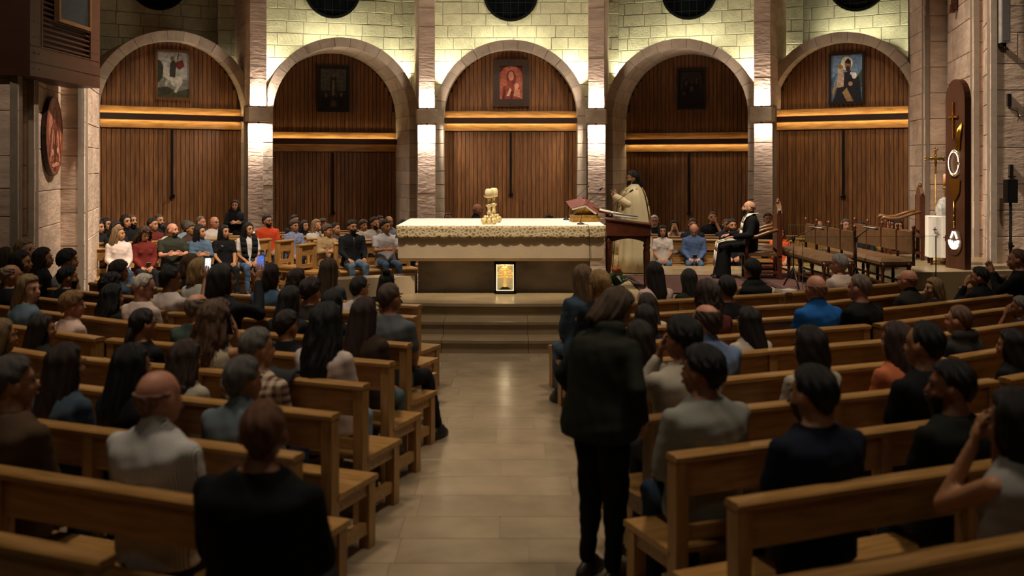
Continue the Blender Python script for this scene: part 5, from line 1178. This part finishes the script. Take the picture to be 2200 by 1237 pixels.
P('woman with a short brown bob in a blue denim top', 581, 567, ('L', 8), 'f', 'bob', '#21150e', '#3f566a', sleeve='short', hy=-15, pat='denim')
P('woman with a brown bob next to the denim top', 640, 580, ('L', 9), 'f', 'bobcurly', '#2b1c12', '#22252b', hy=-10)
P('short brown-haired child between two women', 668, 598, ('L', 7), 'f', 'shortf', '#22150d', '#2a2420', child=True, hy=-10)
P('woman with long highlighted hair in a grey T-shirt', 706, 556, ('L', 9), 'f', 'xlong', '#3d2d1e', '#3e4348', sleeve='short', hy=-5)
P('dark grey-haired man in a white shirt', 773, 593, ('L', 8), hair='short', hc='#1e1a17', top='#b9ada4', hy=-10, opt=('collar',))
P('woman with black hair in a bun wearing a black top', 832, 584, ('L', 9), 'f', 'topbun', '#090707', BLK, sleeve='short', hy=-5)
P('woman with dark wavy hair and a denim collar by the pier', 256, 560, ('L', 8), 'f', 'shortf', '#1e130c', '#435667', pat='denim', hy=-20, opt=('collar',))
P('woman with curly black hair in black', 240, 590, ('L', 7), 'f', 'afro', '#080606', BLK, hy=-20)
P('woman with very long black hair', 246, 613, ('L', 6), 'f', 'thick', '#0a0706', '#101012', hy=-15)
P('dark-haired woman with a brown braid in a black top', 308, 662, ('L', 4), 'f', 'tail', '#170f0a', BLK, hy=-15)
P('short blonde-haired woman in a pale pink top', 156, 627, ('L', 5), 'f', 'shortf', '#75542f', '#bfa292', sleeve='short', hy=-30, skin='r')
P('bearded black-haired man in a black jacket by the pier', 146, 572, ('L', 7), hair='short2', hc='#0a0807', top='#0e0f14', hy=-30, beard='full', kind='jacket')
P('long blonde-haired woman in a denim jacket looking aside', 62, 591, ('L', 5), 'f', 'xlong', '#7d6440', '#51606a', pat='denim', hy=-70, kind='jacket', skin='a')
P('balding grey-haired man in a black jacket near the pier', 25, 566, ('L', 6), hair='baldtop', hc='#6a635b', top='#0f1012', hy=-30, skin='b', kind='jacket', lg='wide')
P('woman with long dark highlighted hair beside the pier', 84, 532, ('P', 0), 'f', 'long', '#20150e', '#17181a', hy=-35)
P('woman with dark hair and a white sleeveless top beside the pier', 132, 536, ('L', 8), 'f', 'shortf', '#160e09', '#8f8c88', sleeve='none', hy=-30, lg='wide')
P('light-haired woman with a ponytail and white collar looking aside', 62, 512, ('P', 0), 'f', 'pony', '#8a7455', '#b9b2a4', hy=-55, skin='a', opt=('collar',))
P('dark-haired woman half hidden by the ponytail', 36, 522, ('L', 7), 'f', 'long', '#17100b', '#15161a', hy=-40, lg='wide', sc=1.07)
P('person in a white patterned lace blouse at the pier', 4, 532, ('P', 0), 'f', 'bob', '#3a2c20', '#a8a49c', pat='lace', hy=-20)
P('blonde woman in a grey top behind the denim jacket', 2, 686, ('L', 3), 'f', 'long', '#6d5838', '#474640', hy=-20)
P('brown straight-haired woman in a dark top', 92, 677, ('L', 4), 'f', 'xlong', '#22160f', '#1b1917', hy=-30)
# ---- pews on the side of the wooden monolith, seen from behind
P('dark-haired man in a navy T-shirt', 1745, 784, ('R', 1), hair='short', hc='#0d0a08', top='#0b111f', sleeve='short', beard='stubble', hy=10, skin='b', fat=1.15)
P('bearded dark-haired man in a dark green T-shirt', 2042, 774, ('R', 1), hair='short', hc='#0b0807', top='#10140f', sleeve='short', beard='full', hy=45, skin='c', fat=1.12, bot='#2c3f52', bpat='denim')
P('woman in a sleeveless white top resting her chin on her arm', 2182, 858, ('R', 0), 'f', 'bob', '#150d09', '#8c8880', sleeve='none', pose=('face', 'face'), hy=20, skin='b', sc=1.1)
P('black-haired man in a light grey sweater', 1508, 742, ('R', 2), hair='short2', hc='#0a0807', top='#7b7a70', hy=35, skin='c', fat=1.16, bot='#27364a', bpat='denim')
P('black-haired man in a cream shirt, hand at his chin', 1466, 679, ('R', 3), hair='short2', hc='#0b0908', top='#9e9484', pose=('face', 'lap'), hy=15, skin='c', fat=1.1)
P('bald man with dark fringe in a light blue dress shirt', 1516, 650, ('R', 4), hair='baldtop', hc='#1d140e', top='#5f6f8c', opt=('collar',), skin='r', hy=10, fat=1.1)
P('dark-haired woman in a cream cardigan', 1738, 702, ('R', 3), 'f', 'bob', '#1a110c', '#a39883', hy=15, fat=1.1)
P('brown-haired woman in an orange blouse', 1925, 692, ('R', 3), 'f', 'long', '#33211a', '#b5653f', hy=20, sleeve='three', skin='r')
P('man with black hair in a black shirt beside the orange blouse', 1985, 690, ('R', 2), hair='receding', hc='#100c0a', top='#0a0a0d', sleeve='short', hy=20, fat=1.1)
P('shaven-headed man in a dark grey hoodie', 2060, 655, ('R', 4), hair='buzz', hc='#3c2a1e', top='#24211c', opt=('hood',), skin='r', hy=20, fat=1.12, kind='hoodie')
P('grey short-haired man in a black T-shirt', 1846, 588, ('R', 6), hair='buzz', hc='#47423c', top='#08080a', sleeve='short', skin='r', hy=10, fat=1.15, lg='wide')
P('balding man in a bright blue polo', 1752, 588, ('R', 6), hair='bald', hc='#4d443b', top='#14508f', opt=('collar',), skin='r', hy=5, fat=1.1)
P('grey-haired man in a pale pink shirt by the leather benches', 1802, 545, ('R', 9), hair='short', hc='#8f8a84', top='#cbb6a6', sleeve='short', gl=True, skin='r', hy=20, fat=1.12)
P('bald man in a dark brown shirt beside the blonde woman', 1950, 577, ('R', 7), hair='bald', hc='#3a2a20', top='#241f1b', opt=('collar',), skin='r', hy=15)
P('blonde woman in a black top turning her head', 2006, 597, ('R', 7), 'f', 'longfront', '#7c6440', '#121113', hy=60, skin='a')
P('dark-haired man in a black suit with hand at his face', 2104, 573, ('R', 7), hair='short', hc='#15110e', top='#0b0b0e', pose=('face', 'lap'), hy=30, skin='b', opt=('collar',), kind='jacket')
P('bald man with clasped hands raised to his mouth', 2186, 534, ('S', 0), hair='buzz', hc='#4d3c30', top='#141414', pose='clasp', hy=10, skin='r')
P('grey-haired man at the pew end with a raised arm', 2192, 636, ('R', 5), hair='short', hc='#5c5650', top='#141820', pose=('face', 'lap'), sleeve='short', hy=30, skin='c')
P('dark-haired woman in black with pale jeans at the pier side', 2172, 708, ('R', 3), 'f', 'long', '#0d0908', '#0d0d0f', bot='#5d7488', bpat='denim', hy=20)
P('dark-haired man in a dark green quilted vest over a check shirt', 1616, 556, ('R', 9), hair='short2', hc='#0c0a09', top='#161a15', sleeve='none', opt=('vest', 'collar'), hy=5, fat=1.16, kind='vest')
P('man with a thinning crown in a black shirt', 1560, 591, ('R', 7), hair='receding', hc='#120d0a', top='#0a0a0c', hy=5, skin='c')
P('woman with a dark brown bob in a pale pink top', 1405, 563, ('R', 9), 'f', 'long', '#150c08', '#bda295', sleeve='short', hy=5, fat=1.1)
P('girl with an olive beanie and long hair in a dark green jacket', 1480, 578, ('R', 9), 'f', 'longfront', '#23231a', '#1b2118', hy=5, child=True, kind='jacket')
P('brown-haired woman in a dark red top', 1520, 604, ('R', 6), 'f', 'bobcurly', '#2e1d12', '#471a15', hy=5, fat=1.08)
P('dark-haired girl in a white frilled blouse', 1607, 660, ('R', 5), 'f', 'long', '#140d09', '#a89b8c', hy=10, child=True)
P('woman with light brown hair in a blue denim jacket near the steps', 1252, 569, ('R', 8), 'f', 'longfront', '#5b452c', '#33424f', pat='denim', hy=5, kind='jacket', bot='#3a4a5c', bpat='denim')
P('blonde woman with a hair clip in a navy top', 1287, 580, ('R', 7), 'f', 'claw', '#7f6036', '#0f131d', hy=5)
P('woman in a cream blouse behind the standing woman', 1390, 630, ('R', 7), 'f', 'long', '#2d2118', '#b7ac96', hy=0)
P('woman in a navy top behind the standing woman', 1385, 655, ('R', 6), 'f', 'bob', '#191310', '#0f1420', hy=0)
P('woman in a grey blouse behind the standing woman', 1372, 690, ('R', 4), 'f', 'bob', '#20170f', '#7c766c', hy=0)
P('stooping woman in a dark green hoodie and black leggings standing in the aisle', 1324, 622, None, 'f', 'bob', '#4a3826', '#1b1d14', pose='pocket', hy=-30, hp=30, z=5.62, rz=-48, stand=True, lean=12, opt=('hood', 'long'), fat=1.5, bot='#070708', kind='hoodie', skin='b', shoe='#231a14')
# ---- under the equestrian picture, facing the altar
Q = dict(hy=40)
P('girl in a black hooded sweatshirt leaning by the pillar', 505, 435, None, 'f', 'long', '#0b0807', '#0c0c0e', pose='crossed', z=20.95, rz=-160, stand=True, opt=('hood',), kind='hoodie', hy=-10, sc=.92)
P('blonde woman in a white jacket in the front pew', 265, 486, ('F', 0), 'f', 'long', '#6d5638', '#c4b2a8', hy=60, pose='lap', kind='jacket', bot='#35455c', bpat='denim', fat=1.12, lg='nat')
P('curly-haired woman in a red jacket looking at her phone', 316, 488, ('F', 0), 'f', 'curly', '#3c2819', '#5d1d16', hy=15, hp=30, kind='jacket', fat=1.05, lg='nat')
P('bald man in an olive polo with glasses hung at the collar', 384, 478, ('F', 0), 'm', 'bald', '#3c3028', '#2b2c22', sleeve='short', hy=45, skin='r', fat=1.14, opt=('collar',), pose='crossed', beard='stubble', lg='nat')
P('dark-haired woman in a denim jacket with folded arms', 431, 483, ('F', 0), 'f', 'longfront', '#0e0a09', '#45586a', pat='denim', hy=45, pose='crossed', kind='jacket', opt=('collar',), lg='nat')
P('girl with straight black hair in a black T-shirt', 475, 483, ('F', 0), 'f', 'longfront', '#080606', '#0d0d0f', sleeve='short', hy=30, pose='knees', bot='#15161a', lg='nat')
P('girl in a white T-shirt with a black cardigan over her shoulders', 514, 478, ('F', 0), 'f', 'longfront', '#0a0706', '#b9b0aa', sleeve='short', hy=30, pose='lap', bot='#3c4d66', bpat='denim', lg='nat')
P('woman in a dark track jacket with white stripes', 234, 468, ('F', 4), 'f', 'longfront', '#100b09', '#111217', hy=40, kind='jacket')
P('woman with brown hair behind the white jacket', 250, 475, ('F', 2), 'f', 'long', '#241811', '#191514', hy=40)
P('dark-haired woman in black by the boards', 266, 461, ('F', 3), 'f', 'longfront', '#0b0807', BLK, hy=30)
P('bald man with a black beard in a black shirt', 289, 460, ('F', 4), 'm', 'buzz', '#2c2019', BLK, hy=30, beard='full', bc='#0e0a08')
P('dark-haired woman in a rust red top', 329, 468, ('F', 3), 'f', 'tail', '#0d0908', '#5a2018', hy=50)
P('dark-haired man with stubble behind the woman in rust red', 332, 460, ('F', 4), 'm', 'buzz', '#1c1511', '#14161a', hy=35, beard='stubble')
P('dark-haired woman in a white sleeveless top', 364, 478, ('F', 1), 'f', 'bun', '#120c0a', '#b8aea4', sleeve='none', hy=60)
P('grey-haired woman with glasses in a brown vest', 408, 478, ('F', 2), 'f', 'shortf', '#4d4238', '#3d2c25', sleeve='none', hy=40, gl=True)
P('man with grey temples in a light blue shirt', 402, 473, ('F', 3), 'm', 'short', '#3b342e', '#6d8292', hy=40, opt=('collar',))
P('square-faced man with short grey hair by the boards', 432, 464, ('F', 4), 'm', 'buzz', '#4a4139', '#2a2a2e', hy=40, skin='r')
P('balding man in a white shirt by the boards', 461, 464, ('F', 3), 'm', 'bald', '#55493e', '#bdb2a8', hy=30, gl=True, skin='r')
P('man in a dark suit jacket and white shirt beside the pier', 218, 474, ('F', 3), 'm', 'short', '#191310', '#15171c', hy=40, kind='jacket')
# ---- in the dark arch beside the altar
P('bearded man with glasses in an orange T-shirt', 575, 461, ('M', 4), 'm', 'short', '#0e0a08', '#b5401e', sleeve='short', hy=25, pose='lap', beard='stubble', gl=True, bot='#43566c', bpat='denim')
P('woman with glasses in a floral blouse', 632, 472, ('M', 3), 'f', 'shortf', '#3a2a1e', '#6f7690', pat='floral', hy=35, gl=True, sleeve='short')
P('dark-haired woman with glasses behind the floral blouse', 634, 461, ('M', 5), 'f', 'bun', '#120d0b', '#2b2b30', hy=20, gl=True)
P('dark-haired woman in a black cardigan beside the floral blouse', 654, 473, ('M', 4), 'f', 'longfront', '#150e0b', '#0d0d10', hy=35, kind='cardigan')
P('blonde woman resting her cheek on her hand', 680, 471, ('M', 3), 'f', 'longfront', '#7c6444', '#b0a89e', hy=30, pose=('face', 'lap'))
P('short-haired woman behind the blonde woman', 694, 470, ('M', 5), 'f', 'shortf', '#54442f', '#343036', hy=30)
P('woman with glasses in a beige jacket with folded arms', 703, 482, ('M', 1), 'f', 'shortf', '#463321', '#8d7452', hy=45, gl=True, pose='crossed', kind='jacket', opt=('collar',))
P('dark-haired woman with tied hair behind the beige jacket', 721, 478, ('M', 2), 'f', 'tail', '#130d0a', '#46403a', hy=45)
P('man with glasses in a black zipped jacket and jeans', 757, 472, ('M', 0), 'm', 'short2', '#15100d', '#0d0e12', hy=20, gl=True, pose='knees', kind='jacket', bot='#54687c', bpat='denim', fat=1.12, beard='stubble', lg='nat')
P('brown-haired woman in a white blouse beside the black jacket', 781, 472, ('M', 3), 'f', 'shortf', '#3b2a1c', '#b5aba2', hy=20)
P('smiling dark-haired man in a white polo with folded arms', 828, 472, ('M', 0), 'm', 'short', '#0e0a08', '#b4aeb0', sleeve='short', hy=25, pose='crossed', bot='#3f5266', bpat='denim', fat=1.12, opt=('collar',), lg='nat')
P('bearded man with his hand at his chin behind the white polo', 805, 466, ('M', 2), 'm', 'short', '#14100d', '#aaa298', hy=25, pose=('face', 'lap'), beard='stubble')
P('dark-haired man at the back of the dark arch', 817, 463, ('M', 4), 'm', 'short', '#100c0a', '#1e2024', hy=20)
P('balding man with glasses at the back of the dark arch', 836, 463, ('M', 3), 'm', 'baldtop', '#3a3029', '#6d7076', hy=15, gl=True)
P('dark-haired woman half hidden by the altar end', 866, 472, ('M', 1), 'f', 'longfront', '#110c0a', '#5d6068', hy=10)
# ---- behind the altar
P('man with dark hair behind the altar top', 963, 450, ('Q', 0), 'm', 'buzz', '#2a1f18', '#23252b', hy=0, sc=1.05)
P('bald man with glasses in a dark suit behind the altar, in profile', 1026, 437, None, 'm', 'bald', '#6b6259', '#15161a', hy=0, z=18.35, rz=-78, gl=True, skin='r', opt=('collar',), kind='jacket', stand=True)
P('dark-haired person hidden behind the altar top', 1180, 461, ('Q', 0), 'm', 'short2', '#15100c', '#202024')
# ---- behind the standing priest
P('white-bearded man with glasses in a navy shirt', 1406, 462, ('N', 3), 'm', 'short', '#b5ada2', '#171b26', hy=-5, beard='full', gl=True, skin='r')
P('dark-haired woman in a white T-shirt and jeans', 1424, 484, ('N', 0), 'f', 'longfront', '#120c0a', '#c4bab2', sleeve='short', hy=0, bot='#4f6478', bpat='denim', pose='lap', lg='nat')
P('woman holding both hands to her cheeks', 1449, 473, ('N', 2), 'f', 'longfront', '#15100d', '#b3a8a0', hy=0, pose='face', sleeve='three')
P('grey-bearded man in a blue sweater looking down at his phone', 1491, 480, ('N', 0), 'm', 'bald', '#5e574e', '#46587a', hy=0, hp=35, pose='lap', beard='stubble', bc='#8a8278', bot='#45586c', bpat='denim', skin='r', fat=1.14, lg='nat')
P('man behind the blue sweater with grey scarf', 1488, 469, ('N', 1), 'm', 'short', '#3a3029', '#26282c', hy=0, opt=('hood',))
P('bald man in a black polo with his hand at his chin', 1531, 454, ('N', 3), 'm', 'buzz', '#2a201a', '#0c0c0f', sleeve='short', hy=0, pose=('face', 'lap'), fat=1.12)
P('bearded man in a white T-shirt and black jacket', 1573, 470, ('N', 0), 'm', 'short', '#15100d', '#111115', hy=10, beard='full', kind='jacket')
P('light-bearded man behind the bearded man in black', 1561, 470, ('N', 2), 'm', 'buzz', '#4a382a', '#2f3036', hy=10)
P('dark-haired woman in an orange T-shirt behind the armchair', 1676, 487, ('N', 0), 'f', 'bob', '#0f0b09', '#c2532d', sleeve='short', hy=20)
P('man with dark hair above the armchair back', 1650, 457, ('N', 3), 'm', 'short', '#15100c', '#2a2c30', hy=0)
P('balding man with glasses behind the first leather bench', 1760, 473, ('D', 1), 'm', 'baldtop', '#4d443b', '#5d6470', hy=10, gl=True)
P('grey-haired man in a white printed T-shirt behind the leather benches', 1817, 470, ('D', 1), 'm', 'short', '#4a443d', '#c0b8b0', sleeve='short', hy=10, skin='r')
P('dark-haired person behind the second leather bench', 1852, 478, ('D', 0), 'm', 'short2', '#15100c', '#24262a', hy=0, hp=20)
P('woman with dark hair beside the long-haired girl in black', 1913, 470, ('D', 1), 'f', 'longfront', '#0d0a08', '#1c1c20', hy=-10)
P('long dark-haired girl in black behind the leather bench', 1930, 472, ('D', 0), 'f', 'longfront', '#0b0807', '#0f0f12', hy=0)
# ---- clergy
P('priest in a cream cope standing behind the lectern in profile', 1359, 367, None, 'm', 'short2', '#0b0807', '#d9cba4', pose='pray', z=17.0, rz=93, stand=True, fl=PH, beard='stubble', robe='cope', gl=True, skin='b')
P('seated priest in a black cassock and white stole in the carved armchair', 1609, 430, None, 'm', 'bald', '#2a201a', '#08080a', pose='rest', z=16.0, rz=84, fl=PH, beard='full', bc='#15100c', robe='cassock', hp=-10, skin='a', lg='nat')
assemble()
for s in PEOPLE:
    e = s['obj']; sk = s['sk']
    if s['robe'] == 'cope':
        U, HM, arms, legs = sk
        secs = ((.02, .37, .33, -.02), (.3, .35, .31, -.02), (.6, .33, .285, -.02), (.9, .31, .26, -.02), (1.12, .295, .235, -.01), (1.27, .275, .20, -.01), (1.37, .235, .155, -.02), (1.43, .17, .11, -.03), (1.48, .08, .075, -.03))
        rg = [(np.array((0, yc, z)), np.array((rx, 0, 0)), np.array((0, ry, 0))) for z, rx, ry, yc in secs]
        fo = lambda i, a: (.06 * (1 - i / 8) + .006) * math.sin(11 * a + 1.3 * math.sin(2 * a) + .2 * i) * (1 if i < 7 else .2)
        v, f = q_rings(rg, 66, fo); CO = mat('cream_silk', '#cdbd93', .5, var=.06, scale=5, sheen=.3)
        link('cope', pmesh('cope', v, f), CO, e)
        emb = mat('gold_embroidery', '#a8894e', .55, .3, var=.55, scale=26, bump=.6, bscale=40, c2='#d9c89c')
        for sx in (-1, 1):                                # embroidered orphreys on both front edges
            mb = MB(); pts = []
            for z, rx, ry, yc in secs[:-1]:
                a0, a1 = math.pi / 2 - sx * .12, math.pi / 2 - sx * .52; pts.append([(rx * 1.06 * math.cos(t), yc + ry * 1.075 * math.sin(t) + .012, z) for t in np.linspace(a0, a1, 5)])
            for i in range(len(pts) - 1):
                for k in range(4): mb.add([pts[i][k], pts[i][k + 1], pts[i + 1][k + 1], pts[i + 1][k]], [(0, 1, 2, 3)], 0, True)
            o = build('embroidered_band', mb, emb, e); m = o.modifiers.new('s', 'SOLIDIFY'); m.thickness = .008
        mb = MB(); pts = []
        for z, rx, ry, yc in secs[3:8]: pts.append([(rx * 1.07 * math.cos(t), yc + ry * 1.08 * math.sin(t) - .012, z) for t in np.linspace(math.pi * 1.32, math.pi * 1.68, 7)])
        for i in range(len(pts) - 1):
            for k in range(6): mb.add([pts[i][k], pts[i][k + 1], pts[i + 1][k + 1], pts[i + 1][k]], [(0, 1, 2, 3)], 0, True)
        o = build('embroidered_hood', mb, emb, e); m = o.modifiers.new('s', 'SOLIDIFY'); m.thickness = .01
        sl_ = []
        for sx, S, E_, W_, pn in arms: sl_.append(q_cap(E_ + (W_ - E_) * .1, W_, .075, .062))
        link('sleeve', pmesh('sleeve', np.zeros((0, 3)), [], sl_[:1]), CO, e); link('sleeve', pmesh('sleeve', np.zeros((0, 3)), [], sl_[1:]), CO, e)
        link('collar', pmesh('collar', np.zeros((0, 3)), [], [q_cap((0, -.04, 1.45), (0, -.035, 1.50), .075, .07), q_ell((0, -.13, 1.47), (.10, .05, .09))]), fab(BLK), e)
    if s['robe'] == 'cassock':
        U, HM, arms, legs = sk; P_ = [torso(U, 'm', .014, 1.06)]
        for sx, S, E_, W_, pn in arms: P_ += [q_cap(S, E_, .068, .062), q_cap(E_, E_ + (W_ - E_) * .9, .062, .05)]
        P_ += [q_cap((sx * .09, .0, .52), (sx * .12, .42, .51), .10, .085) for sx in (-1, 1)] + [q_cap((0, .0, .53), (0, .42, .52), .09, .08)]
        P_.append(q_rings([(np.array((0, .40 + dy, z)), np.array((rx, 0, 0)), np.array((0, ry, 0))) for z, rx, ry, dy in ((.04, .25, .15, .03), (.2, .235, .13, .02), (.4, .215, .11, 0), (.56, .19, .09, -.02))], 18))
        P_.append(q_cap(U((0, -.03, 1.02)), U((0, -.025, 1.07)), .064, .062)); v, f = q_join(P_)
        me = bpy.data.meshes.new('cassock'); me.from_pydata(v.tolist(), [], f); o = link('cassock', me, fab('#070708'), e)
        m = o.modifiers.new('r', 'REMESH'); m.mode = 'VOXEL'; m.voxel_size = .014; m.use_smooth_shade = True; m = o.modifiers.new('s', 'SMOOTH'); m.iterations = 4
        for sx in (-1, 1):                                # white stole falling from both shoulders
            path = [(.0, -.115, 1.05), (sx * .07, -.10, 1.045), (sx * .085, -.02, 1.045), (sx * .08, .06, .985), (sx * .075, .10, .90), (sx * .075, .115, .78), (sx * .08, .135, .67), (sx * .10, .22, .625), (sx * .12, .38, .615), (sx * .125, .50, .58), (sx * .125, .525, .45), (sx * .125, .545, .2)]
            mb = MB(); L_ = []
            for i, p in enumerate(path): wv = Vector((.042, 0, 0)) if i > 2 else Vector((.012, .04, 0)) * (1 if i else 1); p = Vector(p); L_.append((p - wv, p + wv))
            for i in range(len(L_) - 1): mb.add([L_[i][0], L_[i][1], L_[i + 1][1], L_[i + 1][0]], [(0, 1, 2, 3)], 0, True)
            o = build('stole', mb, mat('white_stole', '#d8d0c0', .8, var=.05), e); m = o.modifiers.new('s', 'SOLIDIFY'); m.thickness = .012; m.offset = 1
    if 'cardigan over' in s['label']:
        for sx in (-1, 1):
            path = [(sx * .02, -.11, 1.03), (sx * .08, -.07, 1.035), (sx * .10, .0, 1.01), (sx * .10, .085, .93), (sx * .095, .115, .84), (sx * .085, .12, .72), (sx * .06, .13, .64)]; mb = MB(); L_ = []
            for i, p in enumerate(path): wv = Vector((.05, 0, 0)) if i > 1 else Vector((.02, .05, 0)); p = Vector(p); L_.append((p - wv, p + wv))
            for i in range(len(L_) - 1): mb.add([L_[i][0], L_[i][1], L_[i + 1][1], L_[i + 1][0]], [(0, 1, 2, 3)], 0, True)
            o = build('cardigan', mb, fab(BLK), e); m = o.modifiers.new('s', 'SOLIDIFY'); m.thickness = .02; m.offset = 1
# ---- phones in raised hands
def screen_mat(name, a, b_):
    m, n, L, bb = newmat(name); tc = n.new('ShaderNodeTexCoord'); v = n.new('ShaderNodeTexVoronoi'); v.distance = 'CHEBYCHEV'; v.inputs['Scale'].default_value = 38; L.new(tc.outputs['Object'], v.inputs['Vector'])
    r = n.new('ShaderNodeValToRGB'); L.new(v.outputs['Color'], r.inputs[0]); r.color_ramp.elements[0].color = lin(a); r.color_ramp.elements[1].color = lin(b_); L.new(r.outputs[0], bb.inputs['Emission Color']); bb.inputs['Emission Strength'].default_value = 1.0; bb.inputs['Base Color'].default_value = (.02, .02, .02, 1); return m
def phone(p, rz, label, a, b_, tilt=8):
    e = tag(empty('phone', p), label, 'phone'); e.rotation_euler = (R(-tilt), 0, rz)
    build('case', MB().bbox((-.037, 0, 0), (.037, .009, .155)), BLACKP, e); build('screen', MB().bbox((-.034, -.001, .006), (.034, .0005, .149)), screen_mat('screen_' + a[1:], a, b_), e)
for s in PEOPLE:
    if s['obj']['label'].find('filming') >= 0: pa = s
    if s['obj']['label'].find('holding up a phone') >= 0: pb = s
for s, lab, a, b_ in ((pa, 'raised phone with a bright white screen of pictures', '#2a2a2a', '#ffffff'), (pb, 'raised phone with a dim blue screen', '#0c1024', '#5d76c8')):
    sx, S, E_, W_, pn = s['sk'][2][1]; M = Matrix.Translation(s['loc']) @ Matrix.Rotation(s['rzz'], 4, 'Z') @ Matrix.Scale(s['scl'], 4)
    q = M @ Vector(W_ + np.array((-.01, .035, .07))); phone(q, s['rzz'] * .5, lab, a, b_)

for s in PEOPLE:
    lb = s['obj']['label']; M = Matrix.Translation(s['loc']) @ Matrix.Rotation(s['rzz'], 4, 'Z') @ Matrix.Scale(s['scl'], 4)
    if 'at his phone' in lb or 'at her phone' in lb:
        phone(M @ Vector((.0, .33, .615)), s['rzz'], 'small phone held in the lap of the ' + ('man in the blue sweater' if 'his' in lb else 'woman in the red jacket'), '#101216', '#8a92a8', 60)
    if 'straight black hair in a black T' in lb:
        build('printed_mark', MB().sheet([(-.012 + .0, .90), (.0, .888), (.045, .908), (.004, .898)], .0, .003), PAPER, s['obj'], loc=(.05, .118, 0))
    if 'black zipped jacket' in lb:
        build('zipper', MB().tube([(0, .06, 1.0), (0, .105, .93), (0, .125, .85), (0, .122, .74), (0, .125, .62)], .004, 5), STEEL, s['obj'])
